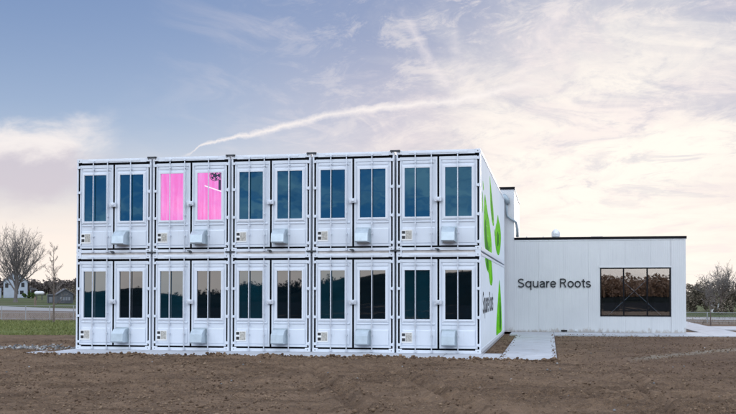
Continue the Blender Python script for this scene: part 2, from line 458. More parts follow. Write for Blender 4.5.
# clods and stones
ICO = []
_t = (1+5**.5)/2
for a, b in ((1, _t), (-1, _t), (1, -_t), (-1, -_t)): ICO += [(a, b, 0)]
for a, b in ((1, _t), (-1, _t), (1, -_t), (-1, -_t)): ICO += [(0, a, b)]
for a, b in ((1, _t), (-1, _t), (1, -_t), (-1, -_t)): ICO += [(b, 0, a)]
ICO = np.array(ICO)/np.linalg.norm(ICO[0])
ICOF = []
for i in range(12):
    for j in range(i+1, 12):
        for k in range(j+1, 12):
            p, q, r = ICO[i], ICO[j], ICO[k]
            if max(np.linalg.norm(p-q), np.linalg.norm(q-r), np.linalg.norm(p-r)) < 1.1:
                ICOF.append((i, j, k) if np.dot(np.cross(q-p, r-p), p) > 0 else (i, k, j))
ICOF = np.array(ICOF)
def lumps(name, P, S, m, flat=.7):
    n = len(P)
    a = RNG.uniform(0, 2*PI, n); c, s = np.cos(a), np.sin(a)
    V = ICO[None]*RNG.uniform(.72, 1.25, (n, 12, 1))
    V = V*np.stack([RNG.uniform(.8, 1.3, n), RNG.uniform(.7, 1.1, n), RNG.uniform(flat*.8, flat*1.2, n)], -1)[:, None]
    tilt = RNG.uniform(-.6, .6, n); ct, st = np.cos(tilt)[:, None], np.sin(tilt)[:, None]
    y = V[..., 1]*ct-V[..., 2]*st; z = V[..., 1]*st+V[..., 2]*ct; V[..., 1] = y; V[..., 2] = z
    x = V[..., 0]*c[:, None]-V[..., 1]*s[:, None]; y = V[..., 0]*s[:, None]+V[..., 1]*c[:, None]
    V[..., 0] = x; V[..., 1] = y
    V = V*S[:, None, None]+P[:, None]
    Fc = (ICOF[None]+(np.arange(n)*12)[:, None, None]).reshape(-1, 3)
    return np_mesh(name, V.reshape(-1, 3), Fc, m)
def hard(x, y):
    return ((x > -12.6) & (x < .15) & (y > -1.7)) | ((x > .55) & (x < 2.2) & (y > -1.3)) | (y > 10.7) | ((x > 0) & (x < .6) & (y > .3) & (y < 0))
n = 170000
px_ = RNG.uniform(-16, 11, n); py_ = -14.5+25*RNG.uniform(0, 1, n)**1.5
dens = vnoise(px_*.6, py_*.6, 21)+.6*vnoise(px_*2, py_*2, 22)
k = (~hard(px_, py_)) & (RNG.uniform(.35, 1.35, n) < dens)
px_, py_ = px_[k], py_[k]
sz = .005+.024*RNG.uniform(0, 1, len(px_))**3.0+np.where(RNG.uniform(0, 1, len(px_)) < .012, .022, 0)
tag(lumps('soil_clods', np.stack([px_, py_, soil_h(px_, py_)+sz*.25], -1), sz, M['clod']), 'loose brown clods of earth lying over the churned soil', 'soil', kind='stuff')
# heaped lumps along the slab edge
n = 2600
ex = RNG.uniform(-12.9, 2.2, n); ey = RNG.normal(-2.02, .16, n)
k = RNG.uniform(0, 1, n) < .25+.9*(vnoise(ex*1.3, ex*0, 31)-.2)
ex, ey = ex[k], np.minimum(ey[k], -1.78)
sz = .012+.045*RNG.uniform(0, 1, len(ex))**2.6
tag(lumps('soil_lumps', np.stack([ex, ey, soil_h(ex, ey)+sz*.4], -1), sz, M['clod'], .8), 'line of bigger earth lumps heaped along the concrete slab edge', 'soil', kind='stuff')
n = 650
gx = np.concatenate([RNG.normal(-14.1, .7, n//2), RNG.normal(-15.6, 1.5, n-n//2)]); gy = np.concatenate([RNG.normal(.3, .42, n//2), RNG.normal(-.2, .35, n-n//2)])
k = gx < -12.7; gx, gy = gx[k], gy[k]
sz = RNG.uniform(.018, .05, len(gx))
tag(lumps('gravel', np.stack([gx, gy, soil_h(gx, gy)+sz*.35], -1), sz, M['stone']), 'grey broken stones beside the left end of the slab', 'gravel', kind='stuff')
n = 110
gx = RNG.uniform(-11, 9, n); gy = RNG.uniform(-13.4, 6, n)
k = ~hard(gx, gy); gx, gy = gx[k], gy[k]; sz = RNG.uniform(.012, .032, len(gx))
tag(lumps('pebbles', np.stack([gx, gy, soil_h(gx, gy)+sz*.3], -1), sz, M['stone']), 'few pale pebbles scattered in the bare soil', 'pebbles', kind='stuff')

n = 800
cx_ = np.concatenate([RNG.uniform(-12.5, .5, n), .62+np.abs(RNG.normal(0, .06, 110)), 2.10-np.abs(RNG.normal(0, .06, 110)), RNG.uniform(2.2, 7.6, 120)])
cy_ = np.concatenate([-1.85+np.abs(RNG.normal(0, .16, n)), -1.6+12.4*RNG.uniform(0, 1, 220)**1.3, 10.86+np.abs(RNG.normal(0, .12, 120))])
sz = .006+.022*RNG.uniform(0, 1, len(cx_))**3
tag(lumps('soil_crumbs', np.stack([cx_, cy_, sz*.3], -1), sz, M['clod']), 'crumbs of brown earth spilled on the edges of the pale concrete', 'soil', kind='stuff')

# grass blades in the strip behind the soil on the left
def blades(name, n, xr, yr, hgt, w, m, prob=None):
    bx = RNG.uniform(*xr, n); by = RNG.uniform(*yr, n)
    if prob is not None:
        k = RNG.uniform(0, 1, n) < prob(bx, by); bx, by = bx[k], by[k]
    n = len(bx)
    a = RNG.uniform(0, PI, n); h = RNG.uniform(.5, 1.2, n)*hgt; ww = RNG.uniform(.6, 1.4, n)*w
    bz = np.full(n, -.06)
    V = np.zeros((n, 3, 3)); dx, dy = np.cos(a)*ww, np.sin(a)*ww
    V[:, 0] = np.stack([bx-dx, by-dy, bz], -1); V[:, 1] = np.stack([bx+dx, by+dy, bz], -1)
    V[:, 2] = np.stack([bx+RNG.normal(0, .3, n)*h, by+RNG.normal(0, .3, n)*h, bz+h], -1)
    return np_mesh(name, V.reshape(-1, 3), np.arange(n*3).reshape(-1, 3), m)
tag(blades('grass', 42000, (-40, -12.5), (7.6, 23.5), .10, .03, M['grassblade'], lambda x, y: .5+.5*vnoise(x*.7, y*.7, 41)), 'short green grass in the strip beyond the bare soil', 'grass', kind='stuff')
M['dryblade'] = leaf_mat('dry weeds', (.10, .08, .055), (.19, .15, .11), (.30, .26, .20))
tag(blades('dry_weeds', 9000, (-60, 22), (24, 36), .24, .02, M['dryblade'], lambda x, y: np.where(vnoise(x*.5, y*.5, 42) > .45, .8, .1)), 'dry brown weeds in the field along the road', 'weeds', kind='stuff')

# ------------------------------------------------------------------ hard surfaces
def slab_run(name, rects, label):
    b = MB()
    for x0, x1, y0, y1 in rects: b.box(x0, x1, y0, y1, -.13, 0)
    o = b.build(name, M['concrete'], bevel=.012); tag(o, label, kind='structure'); return o
J = .020
rects = []
e = [-12.62, -10.9, -8.4, -5.95, -3.45, -.98, .60]
for a, c in zip(e[:-1], e[1:]): rects.append((a+J/2, c-J/2, -1.86, .25 if c < .1 else .25))
rects[-1] = (-.98+J/2, .08, -1.86, .25)
rects += [(.08+J/2-.002, .60-J/2, -1.86, .22)]
rects += [(-12.6, -.02, .262, 12.9)]
slab = slab_run('pavement', rects, 'pale concrete slab under and before the stacked containers')
# the thin tail of concrete poured past the left end of the slab
b = MB(); b.prism([(-12.63, -1.84), (-12.63, -.15), (-13.0, -.30), (-13.35, -.8), (-13.3, -1.25), (-13.0, -1.6)], 'z', -.13, -.012)
tag(b.build('pavement', M['concrete'], bevel=.01), 'ragged tail of concrete past the left end of the slab', kind='structure')
rects = []
ye = [-1.7, .9, 3.5, 6.1, 8.7, 10.84]
for a, c in zip(ye[:-1], ye[1:]): rects.append((.606, 2.12, a+J/2, c-J/2))
path = slab_run('path', rects, 'pale concrete path from the soil to the white building')
rects = [(.30, 2.12, 10.85, 12.95)]
xe = [2.12, 4.15, 6.2, 8.38, 9.95, 12, 14.5, 17, 20, 24]
for a, c in zip(xe[:-1], xe[1:]): rects.append((a+J/2, c-J/2, 10.85, 12.95 if c < 8 else 13.85))
slab_run('pavement', rects, 'concrete apron along the foot of the white building')
rects = [(8.38, 9.95, 13.862+i*3, 13.85+i*3+2.99) for i in range(16)] + [(9.962+i*3, 9.95+i*3+2.99, 16.8, 20.5) for i in range(9)]
slab_run('path', rects, 'concrete walk and branch past the right end of the building')
# road
b = MB()
ln = [(-400, 152), (-250, 106), (-150, 77), (-66, 53.8), (-51.4, 49.6), (-39.7, 44.6), (0, 34.6), (13.5, 31), (40, 24), (120, 4), (300, -45)]
lf = [(-400, 175), (-250, 129), (-150, 98), (-66, 69.5), (-46.1, 54.8), (-36, 51), (0, 40.2), (14.6, 36.0), (40, 29), (120, 9), (300, -40)]
vs = [(*p, -.025) for p in ln]+[(*p, -.025) for p in lf]; k_ = len(ln)
b.add(vs, [(i, i+1, i+1+k_, i+k_) for i in range(k_-1)])
tag(b.build('road', M['road']), 'pale grey country road crossing behind the field', kind='structure')

M['yard'] = plain('dark new asphalt', (.022, .023, .025), 1)
b = MB(); b.add([(-160, -26.5, .004), (-160, -84, .004), (150, -84, .004), (150, -26.5, .004)], [(0, 1, 2, 3)])  # unseen sheet added to darken the ground mirrored in the lower panes
tag(b.build('road', M['yard']), 'dark asphalt yard behind the photographer', kind='structure')

# ------------------------------------------------------------------ shipping containers
CW = 1.22; CH = 2.896; CL = 12.75
def window_rings(b, x0, x1, z0, z1, w, y0, y1):
    b.box(x0, x0+w, y0, y1, z0, z1); b.box(x1-w, x1, y0, y1, z0, z1)
    b.box(x0+w, x1-w, y0, y1, z1-w, z1); b.box(x0+w, x1-w, y0, y1, z0, z0+w)

def door(root, side, glass, lower_right=False):
    """side -1: left leaf, +1: right leaf; returns the leaf with its sub-parts"""
    if side < 0: x0, x1, w0, w1 = -1.124, -.030, -.995, -.235
    else: x0, x1, w0, w1 = .030, 1.124, .185, .975
    Z0, Z1 = .140, 2.700
    b = MB()
    # sheet with the window opening left out
    yb0, yb1 = .045, .075
    b.box(x0, w0-.02, yb0, yb1, Z0, Z1); b.box(w1+.02, x1, yb0, yb1, Z0, Z1)
    b.box(w0-.02, w1+.02, yb0, yb1, 2.41, Z1); b.box(w0-.02, w1+.02, yb0, yb1, Z0, .95)
    # pressed stiles and rails
    b.box(x0, x0+.045, .022, yb0, Z0, Z1); b.box(x1-.045, x1, .022, yb0, Z0, Z1)
    b.box(x0+.045, x1-.045, .024, yb0, Z1-.09, Z1); b.box(x0+.045, x1-.045, .024, yb0, Z0, Z0+.05)
    # pressings above and below the window
    def press(z0, z1, xa, xb, yo):
        b.prism([(yb0, z0), (yo, z0+.022), (yo, z1-.022), (yb0, z1)], 'x', xa, xb)
    press(.80, .875, x0+.075, x1-.075, .020)
    press(.20, .665, x0+.075, x1-.075, .026)
    press(2.50, 2.60, x0+.09, x1-.09, .030)
    leaf = b.build('door', M['panel'], root)
    # window surround: outer flange, inner casing
    b = MB()
    window_rings(b, w0-.075, w1+.075, .885, 2.475, .035, .026, yb0-.001)
    window_rings(b, w0-.040, w1+.040, .920, 2.440, .052, .004, yb0+.012)
    b.build('window_frame', M['white'], leaf)
    MB().box(w0-.01, w1+.01, .042, .050, .95, 2.41).build('window_pane', M[glass], leaf)
    # hinges
    hx0, hx1 = (1.105, 1.205) if side > 0 else (-1.205, -1.105)
    for z in (.24, 1.03, 1.86, 2.64):
        h = MB().box(hx0, hx1, -.012, .0215, z-.036, z+.036)
        cx = (hx0+hx1)/2+.02*side
        h.tube([(cx, -.014, z-.05), (cx, -.014, z+.05)], .014, 8)
        h.build('hinge', M['white'], leaf)
    # lock bars with their keepers and guides
    for bxp in ((-.665, -.195) if side < 0 else (.565,)):
        t = MB().tube([(bxp, -.022, .03), (bxp, -.022, 2.83)], .0165, 8)
        for z in (.045, 2.80): t.box(bxp-.032, bxp+.032, -.042, -.0005, z-.03, z+.03)
        for z in (.50, 1.12 if bxp in (-.195,) else .78, 2.56): t.box(bxp-.028, bxp+.028, -.040, .0215, z-.022, z+.022)
        t.build('lock_bar', M['zinc'], leaf)
    if side < 0:
        pl = MB().box(-1.075, -.755, .012, .0255, .29, .60).build('label_plate', M['label_white'], leaf)
        for za, zb in ((.485, .565), (.335, .425)): MB().box(-1.062, -.965, .009, .0118, za, zb).build('label_print', M['label_ink'], leaf)
        s = MB()
        s.box(-.95, -.775, .009, .0118, .33, .575)
        s.build('label_print', M['label_grey'], leaf)
    else:
        # rain hood of the fan
        q = [(.022, .655), (-.17, .635), (-.315, .50), (-.335, .27), (-.31, .235), (.022, .235)]
        b = MB()
        t = .012
        for xa, xb in ((.125, .125+t), (.505-t, .505)):
            b.prism(q, 'x', xa, xb)
        qi = q[:5]
        for (p0, p1) in zip(qi[:-1], qi[1:]):
            d = Vector((p1[0]-p0[0], p1[1]-p0[1])).normalized(); nrm = (-d.y*t*-1, d.x*t*-1)
            b.prism([p0, p1, (p1[0]+t, p1[1]-t*.3), (p0[0]+t*.3, p0[1]-t)], 'x', .1372, .4928)
        b.box(.095, .125, .004, .0215, .215, .685); b.box(.505, .535, .004, .0215, .215, .685)
        b.box(.125, .505, .004, .0215, .6555, .685)
        for z in (.27, .36, .45, .54, .63):
            b.tube([(.52, .004, z), (.52, -.006, z)], .008, 6)
        # louvre inside the mouth
        b.box(.1372, .4928, -.06, -.05, .25, .60)
        b.build('vent_hood', M['galv'], leaf)
    return leaf

def container(glassL, glassR):
    root = empty('shipping_container')
    # frame: posts, sill, header, castings, roof and floor rails
    b = MB()
    for s in (-1, 1):
        xa, xb = sorted((s*1.178, s*CW))
        b.box(xa, xb, 0, .12, .118, CH-.118)
        b.box(xa, xb, CL-.12, CL, .118, CH-.118)
        xi, xo = sorted((s*1.13, s*CW))
        b.box(xi, xo, .165, CL-.165, 0, .118); b.box(xi, xo, .165, CL-.165, CH-.085, CH)
    b.box(-1.06, 1.06, .004, .12, 0, .085); b.box(-1.06, 1.06, .004, .12, 2.766, CH-.01)
    b.box(-1.178, 1.178, CL-.12, CL-.004, .118, CH-.118)
    b.box(-.85, .85, -.006, .004, 2.80, 2.86)
    b.build('frame', M['white'], root, bevel=.006)
    for s in (-1, 1):
        for (ya, yb) in ((-.004, .165), (CL-.165, CL+.004)):
            for (za, zb) in ((-.001, .118), (CH-.118, CH+.001)):
                xi, xo = sorted((s*1.06, s*(CW+.003)))
                c = MB().box(xi, xo, ya, yb, za, zb).build('corner_casting', M['white'], root, bevel=.008)
                if ya < 1:
                    z = (za+zb)/2
                    MB().tube([(s*1.14, -.002, z), (s*1.14, -.0065, z)], .017, 10).build('casting_hole', M['hole'], c)
                    if s > 0: MB().tube([(s*(CW+.001), .085, z), (s*(CW+.0065), .085, z)], .026, 10).build('casting_hole', M['steel'], c)
    # rubber seal round the leaves
    b = MB()
    for s in (-1, 1):
        xa, xb = sorted((s*1.1245, s*1.177)); b.box(xa, xb, .034, .09, .086, 2.765)
    b.box(-.0295, .0295, .034, .09, .1395, 2.7005)
    b.box(-1.124, 1.124, .034, .09, 2.7007, 2.765); b.box(-1.124, 1.124, .034, .09, .086, .1393)
    b.build('gasket', M['rubber'], root)
    # walls and roof
    b = MB()
    for s in (-1, 1):
        xa, xb = sorted((s*1.17, s*1.208)); b.box(xa, xb, .121, CL-.121, .119, CH-.0855)
    b.box(-1.17, 1.17, CL-.10, CL-.06, .119, CH-.12)
    w = b.build('side_wall', M['side'], root)
    b = MB(); b.box(-1.129, 1.129, .121, CL-.121, CH-.09, CH-.03)
    for i in range(30):
        yy = .35+i*.41; b.box(-1.05, 1.05, yy, yy+.18, CH-.03, CH-.012)
    b.build('roof', M['white'], root)
    MB().box(-1.129, 1.129, .121, CL-.121, .05, .115).build('floor', M['label_grey'], root)
    door(root, -1, glassL); door(root, 1, glassR)
    lb = MB().box(-.105, .105, -.06, -.012, 1.40, 1.53); lb.box(-.045, .045, -.085, -.06, 1.43, 1.50)
    lb.box(-.09, -.03, -.012, .0215, 1.41, 1.52); lb.box(.03, .09, -.012, .0215, 1.41, 1.52)
    lb.build('lock_box', M['zinc'], root, bevel=.008)
    return root

def bridge(root, x, z):
    b = MB().box(x-.145, x+.145, -.035, .05, z-.022, z+.022)
    for s in (-1, 1): b.tube([(x+s*.10, -.06, z), (x+s*.10, -.03, z)], .022, 8)
    b.build('bridge_clamp', M['steel'], root)
def camlock(root):
    b = MB().tube([(.0, -.05, .005), (.0, .003, .005)], .042, 12); b.box(-.10, .0, -.03, .003, .035, .055)
    b.build('cam_lock', M['steel'], root)

GAP = .03
cxs = [-1.22-2.508*(4-i) for i in range(5)]
TIER = CH+.062
low = container('glass_teal', 'glass_dark'); up = container('glass_blue', 'glass_blue'); pk = container('glass_pink', 'glass_pink')
for z in (CH+.008,): bridge(up, 1.254, CH-.006); bridge(pk, 1.254, CH-.006)
for r in (up, pk): bridge(r, 1.254, .0); camlock(r)
order = ['first', 'second', 'third', 'fourth', 'fifth']
low_lab = ['white container at the left end of the lower row, beside the open field',
 'lower row container standing directly under the one with pink windows',
 'middle white container of the lower row, standing on the slab',
 'lower row container second from the white building end',
 'lower right container with green leaves and black lettering on its side wall']
up_lab = ['white container at the left end of the upper row, against open sky',
 'upper row container with both door windows glowing bright pink',
 'middle white container of the upper row with blue windows',
 'upper row container second from the right, between two blue windowed ones',
 'upper right container with big lime green leaf shapes on its side wall']
conts = {}
uc = lc = 0
for i, x in enumerate(cxs):
    l_ = low if i == 0 else copy_tree(low)
    l_.location = (x, 0, .0); tag(l_, low_lab[i], 'shipping container', 'white containers stacked in two rows'); conts['l', i] = l_
    if i == 1: u_ = pk
    else:
        u_ = up if uc == 0 else copy_tree(up); uc += 1
    u_.location = (x, 0, TIER); tag(u_, up_lab[i], 'shipping container', 'white containers stacked in two rows'); conts['u', i] = u_
# twist locks bearing the upper row
for i in range(5):
    for s in (-1, 1):
        for y in (.0, CL-.16): MB().box(s*1.14-.075, s*1.14+.075, y, y+.15, CH+.0012, TIER-.0012).build('stacking_cone', M['white'], conts['l', i])
for i in range(5):
    MB().box(-1.055, 1.055, .035, .075, CH-.0095, TIER-.0005).build('gap_strip', M['seal'], conts['l', i])  # added pale strip in place of light showing between the tiers
# the last container has no neighbour on its right: its clamps go
for o in kids(conts['u', 4]):
    if o.name.startswith('bridge_clamp'): bpy.data.objects.remove(o)

# every pane sits a little differently in its frame, as real ones do
TR = random.Random(4)
for o in list(bpy.data.objects):
    if o.name.startswith('window_pane') and o.parent and o.parent.name.startswith('door'):
        cxp = -.615 if o.data.vertices[0].co.x < 0 else .58
        rx, rz = TR.uniform(-.0045, .0035), TR.uniform(-.007, .007)+(.004 if cxp < 0 else -.003)
        c_ = Vector((cxp, .046, 1.68)); o.rotation_euler = (rx, 0, rz)
        o.location = c_-o.rotation_euler.to_matrix() @ c_

# lit room of the pink container ------------------------------------------------
b = MB()
b.box(-1.149, 1.149, 1.20, 1.22, .151, 2.689)
b.build('grow_glow_wall', M['grow'], pk)
MB().box(-1.149, -1.13, .10, 1.199, .151, 2.689).build('grow_glow_wall', M['grow'], pk)  # side wall made to glow, in place of lamp light falling on it
MB().box(-.02, .02, .10, 1.199, .151, 2.689).build('grow_glow_wall', M['grow'], pk)  # partition glows the same way, no lamp itself
b = MB(); b.box(-1.165, -1.15, .095, 1.6, .13, 2.7); b.box(1.15, 1.165, .095, 1.6, .13, 2.7); b.box(-1.15, 1.15, .095, 1.6, .13, .15); b.box(-1.15, 1.15, .095, 1.6, 2.69, 2.7)
b.build('inner_lining', M['pink_wall'], pk)
def fan(cx, cy, cz, r):
    b = MB()
    for rr in (r, r*.66, r*.33):
        pts = [(cx+rr*math.cos(a), cy, cz+rr*math.sin(a)) for a in np.linspace(0, 2*PI, 25)]
        b.tube(pts, .010, 5, False)
    for k in range(5):
        a = 2*PI*k/5
        p = [(cx+.03*math.cos(a), cy, cz+.03*math.sin(a)), (cx+r*.9*math.cos(a-.35), cy+.02, cz+r*.9*math.sin(a-.35)), (cx+r*.9*math.cos(a+.35), cy-.02, cz+r*.9*math.sin(a+.35))]
        b.add(p+[(q[0], q[1]+.008, q[2]) for q in p], [(0,1,2),(5,4,3),(0,3,4,1),(1,4,5,2),(2,5,3,0)])
    b.tube([(cx, cy-.06, cz), (cx, cy+.06, cz)], .05, 10)
    b.tube([(cx, cy+.03, cz), (cx, cy+.03, 2.69)], .018, 6)
    b.build('fan', M['fan'], pk)
fan(.30, 1.1, 2.46, .17); fan(1.05, .9, 2.40, .15); fan(.66, .95, 2.44, .15)
MB().box(.50, .56, .9, .95, 1.98, 2.3).build('fan_bracket', M['fan'], pk)
MB().tube([(.20, .55, 2.07), (.98, .55, 1.80)], .017, 8).build('lamp_tube', M['tube'], pk)
# mural on the right side ------------------------------------------------------
def spline(poly, n=6):
    out = []
    m_ = len(poly)
    for i in range(m_):
        p0, p1, p2, p3 = (Vector(poly[(i+j-1) % m_]) for j in range(4))
        for t in np.linspace(0, 1, n, endpoint=False):
            out.append(.5*((2*p1)+(-p0+p2)*t+(2*p0-5*p1+4*p2-p3)*t*t+(-p0+3*p1-3*p2+p3)*t**3))
    return [(v.x, v.y) for v in out]
def decal(name, poly, m, parent, z0, off=.0, smooth=True, lab=None):
    p = spline(poly) if smooth else poly
    p = [(y, z-z0) for y, z in p]
    x = 1.2082+off
    o = MB().prism(p, 'x', x, x+.0018).build(name, m, parent)
    if lab: o['label'] = lab
    return o
U = conts['u', 4]; Lw = conts['l', 4]; zu = TIER
decal('mural_leaf', [(1.8,4.75),(2.2,4.6),(2.9,4.3),(3.8,4.0),(4.5,3.6),(4.75,3.3),(4.6,3.07),(3.2,3.07),(2.0,3.07),(1.6,3.25),(1.35,3.6),(1.28,4.0),(1.45,4.45)], M['green'], U, zu, lab='large lime green leaf shape on the side wall')
decal('mural_shade', [(1.72,3.9),(2.0,3.95),(2.5,3.5),(3.0,3.3),(3.3,3.075),(2.2,3.075),(1.85,3.25),(1.66,3.6)], M['dgreen'], U, zu, .002)
decal('mural_leaf', [(3.9,5.6),(4.35,5.4),(5.0,5.0),(5.7,4.6),(6.0,4.2),(5.6,4.08),(5.1,4.12),(4.65,4.3),(4.2,4.6),(4.0,5.0)], M['green'], U, zu, lab='narrow green stem shape reaching up the side wall')
decal('mural_shade', [(4.5,5.1),(4.7,5.0),(5.2,4.5),(5.35,4.25),(4.95,4.35),(4.6,4.6)], M['dgreen'], U, zu, .002)
decal('mural_leaf', [(8.3,4.72),(8.9,4.55),(9.7,4.4),(10.3,4.05),(10.0,3.6),(9.0,3.22),(7.8,3.2),(6.9,3.4),(6.45,3.72),(6.8,4.1),(7.6,4.4)], M['green'], U, zu, lab='rounded green leaf shape near the rear of the side wall')
decal('mural_shade', [(7.9,4.05),(8.5,4.0),(8.9,3.85),(8.5,3.55),(7.8,3.5),(7.6,3.7)], M['dgreen'], U, zu, .002)
decal('mural_leaf', [(.95,5.05),(1.15,5.0),(1.3,4.85),(1.15,4.8),(.98,4.9)], M['green'], U, zu)
decal('mural_leaf', [(.75,4.7),(.95,4.6),(1.0,4.25),(.88,4.1),(.72,4.3)], M['green'], U, zu)
decal('mural_leaf', [(6.2,4.0),(6.5,3.98),(6.6,3.8),(6.35,3.78)], M['green'], U, zu)
decal('mural_leaf', [(1.85,2.80),(3.6,2.80),(4.6,2.80),(4.85,2.6),(5.1,2.35),(5.2,2.15),(4.7,1.98),(4.1,2.0),(3.7,2.12),(3.3,2.35),(2.6,2.45),(2.05,2.6)], M['green'], Lw, 0, lab='lime green leaf tip hanging from the top of the side wall')
decal('mural_shade', [(2.2,2.795),(3.0,2.795),(3.2,2.62),(3.1,2.45),(2.6,2.52)], M['dgreen'], Lw, 0, .002)
decal('mural_leaf', [(9.1,2.22),(9.6,2.05),(10.2,1.55),(10.7,.9),(10.85,.30),(10.5,.14),(8.8,.14),(7.35,.14),(7.15,.35),(7.35,.7),(7.9,1.2),(8.5,1.75)], M['green'], Lw, 0, lab='tall lime green leaf shape rising from the lower rail')
decal('mural_shade', [(9.4,1.6),(9.9,1.3),(10.3,.8),(10.2,.35),(9.4,.25),(9.1,.6),(9.2,1.1)], M['dgreen'], Lw, 0, .002)

def arc(cx, cy, rx, ry, a0, a1, n=14):
    return [(cx+rx*math.cos(math.radians(a0+(a1-a0)*k/n)), cy+ry*math.sin(math.radians(a0+(a1-a0)*k/n))) for k in range(n+1)]
def ring(cx, cy, rx, ry): return arc(cx, cy, rx, ry, 90, 450, 28)
GLYPH = {
 'S': (.63, [arc(.31, .527, .195, .150, 18, 255)+arc(.31, .193, .215, .150, 75, -162)]),
 'q': (.58, [ring(.27, .26, .200, .222), [(.475, .52), (.475, -.19)]]),
 'u': (.55, [[(.09, .52)]+arc(.265, .205, .175, .165, 180, 350)+[(.44, .24)], [(.45, .52), (.45, 0)]]),
 'a': (.52, [arc(.245, .345, .165, .135, 165, 0)+[(.41, .10), (.425, .05), (.475, .04)], [(.41, .30), (.25, .275), (.14, .245), (.09, .19), (.085, .13), (.12, .07), (.20, .038), (.29, .05), (.365, .10), (.41, .18)]]),
 'r': (.335, [[(.09, 0), (.09, .52)], [(.10, .28), (.125, .40), (.19, .462), (.305, .475)]]),
 'e': (.55, [arc(.27, .26, .195, .222, 0, 322, 24), [(.075, .262), (.466, .262)]]),
 ' ': (.20, []),
 'R': (.62, [[(.10, 0), (.10, .715)], [(.11, .675), (.34, .675)]+arc(.34, .53, .155, .145, 80, -80, 12)+[(.34, .372), (.11, .372)], [(.335, .37), (.525, 0)]]),
 'o': (.56, [ring(.28, .26, .205, .222)]),
 't': (.32, [[(.16, .66), (.16, .12), (.18, .062), (.225, .042), (.30, .044)], [(.03, .482), (.295, .482)]]),
 's': (.48, [arc(.235, .372, .142, .108, 22, 258)+arc(.235, .145, .158, .108, 78, -160)]),
}
def ribbon(pts, w):
    """outline of a stroke of constant width: left and right offset points"""
    P = [Vector(p) for p in pts]; closed = (P[0]-P[-1]).length < 1e-6
    if closed: P = P[:-1]
    n = len(P); Lf, Rt = [], []
    for i in range(n):
        a = P[(i-1) % n] if (closed or i > 0) else None; c = P[(i+1) % n] if (closed or i < n-1) else None
        t = Vector((0, 0))
        if a is not None: t += (P[i]-a).normalized()
        if c is not None: t += (c-P[i]).normalized()
        t.normalize(); nn = Vector((-t.y, t.x)); k = 1.0
        if a is not None and c is not None: k = 1/max(.6, nn.dot(Vector((-(c-P[i]).normalized().y, (c-P[i]).normalized().x))))
        Lf.append(P[i]+nn*w*k/2); Rt.append(P[i]-nn*w*k/2)
    if closed: Lf.append(Lf[0]); Rt.append(Rt[0])
    return Lf, Rt
def text_mesh(name, txt, m, parent, width, depth, place, wgt=.088):
    segs = []; x = 0
    for ch in txt:
        adv, st = GLYPH[ch]
        for q in st: segs.append(ribbon([(px+x, py) for px, py in q], wgt))
        x += adv
    xa = min(p.x for a, c in segs for p in a+c); xb = max(p.x for a, c in segs for p in a+c); k = width/(xb-xa)
    b = MB()
    for si, (a, c) in enumerate(segs):
        n = len(a); lift = -depth*.12*(si % 3)
        V_ = [place((p.x-xa)*k, p.y*k, d) for d in (lift, depth) for p in a+c]
        fs = []
        for i in range(n-1):
            fs += [(i, i+1, n+i+1, n+i), (2*n+i, 3*n+i, 3*n+i+1, 2*n+i+1), (i, 2*n+i, 2*n+i+1, i+1), (n+i, n+i+1, 3*n+i+1, 3*n+i)]
        fs += [(0, n, 3*n, 2*n), (n-1, 2*n-1+2*n, 3*n-1+n, 3*n-1)[:0] or (n-1, 3*n-1, 4*n-1, 2*n-1)]
        b.add(V_, fs)
    return b.build(name, m, parent)
text_mesh('lettering', 'Square Roots', M['ink'], Lw, 4.6, .002, lambda x, y, d: (1.2125-d, .85+x, 1.12+y*1.12), .105)

# ------------------------------------------------------------------ white building
BY = 12.98
bl = empty('metal_building', (3.8, BY, 0)); bl['label'] = 'low white ribbed metal building with dark roof edge and wide window'; bl['category'] = 'building'
def L(b, name, m, parent=bl, **k):
    """build at world coordinates, then hang under the building"""
    o = b.build(name, m, parent, **k)
    off = Vector((3.8, BY, 0))
    if parent is bl: o.data.transform(Matrix.Translation(-off))
    else: o.data.transform(Matrix.Translation(-off))
    return o
def ribs(x0, x1):
    """profile of micro-ribbed panels about 1.06 m wide with a groove at each joint"""
    pts = []; x = x0; j = 0
    while x < x1-1e-6:
        xe_ = min(x+1.062, x1)
        pts += [(x, .008), (x+.006, .008), (x+.008, 0)]
        m_ = x+.008; 
        nr = 12; st = (xe_-m_)/nr if xe_-m_ > .9 else .085
        while m_+st <= xe_+1e-6:
            pts += [(m_+st*.60, 0), (m_+st*.66, .0035), (m_+st*.92, .0035), (min(m_+st*.98, xe_), 0)]; m_ += st
        x = xe_
    pts.append((x1, 0)); return pts
def ribwall(b, x0, x1, z0, z1, y=BY):
    p = ribs(x0, x1); n = len(p)
    b.add([(q[0], y+q[1], z0) for q in p]+[(q[0], y+q[1], z1) for q in p], [(i, i+1, i+1+n, i+n) for i in range(n-1)])
WX0, WX1, WZ0, WZ1 = 4.11, 7.06, .70, 2.80
TX = .42
b = MB()
ribwall(b, TX, WX0, 0, 4.03); ribwall(b, WX0, WX1, WZ1, 4.03); ribwall(b, WX0, WX1, 0, WZ0); ribwall(b, WX1+.012, 7.60, 0, 4.03)
b.box(7.60, 7.68, BY-.004, BY+.08, 0, 4.03)
b.box(TX, WX0, BY+.03, BY+.16, 0, 4.0); b.box(WX1, 7.6, BY+.03, BY+.16, 0, 4.0); b.box(WX0, WX1, BY+.03, BY+.16, WZ1, 4.0); b.box(WX0, WX1, BY+.03, BY+.16, 0, WZ0)
b.box(7.50, 7.66, BY+.16, 24, 0, 4.03); b.box(-12, 7.5, 23.84, 24, 0, 4.03)
L(b, 'wall', M['wall'])
b = MB(); b.box(TX-.0, 7.66, BY+.17, 23.9, 3.85, 3.95); L(b, 'roof', M['roofing'])
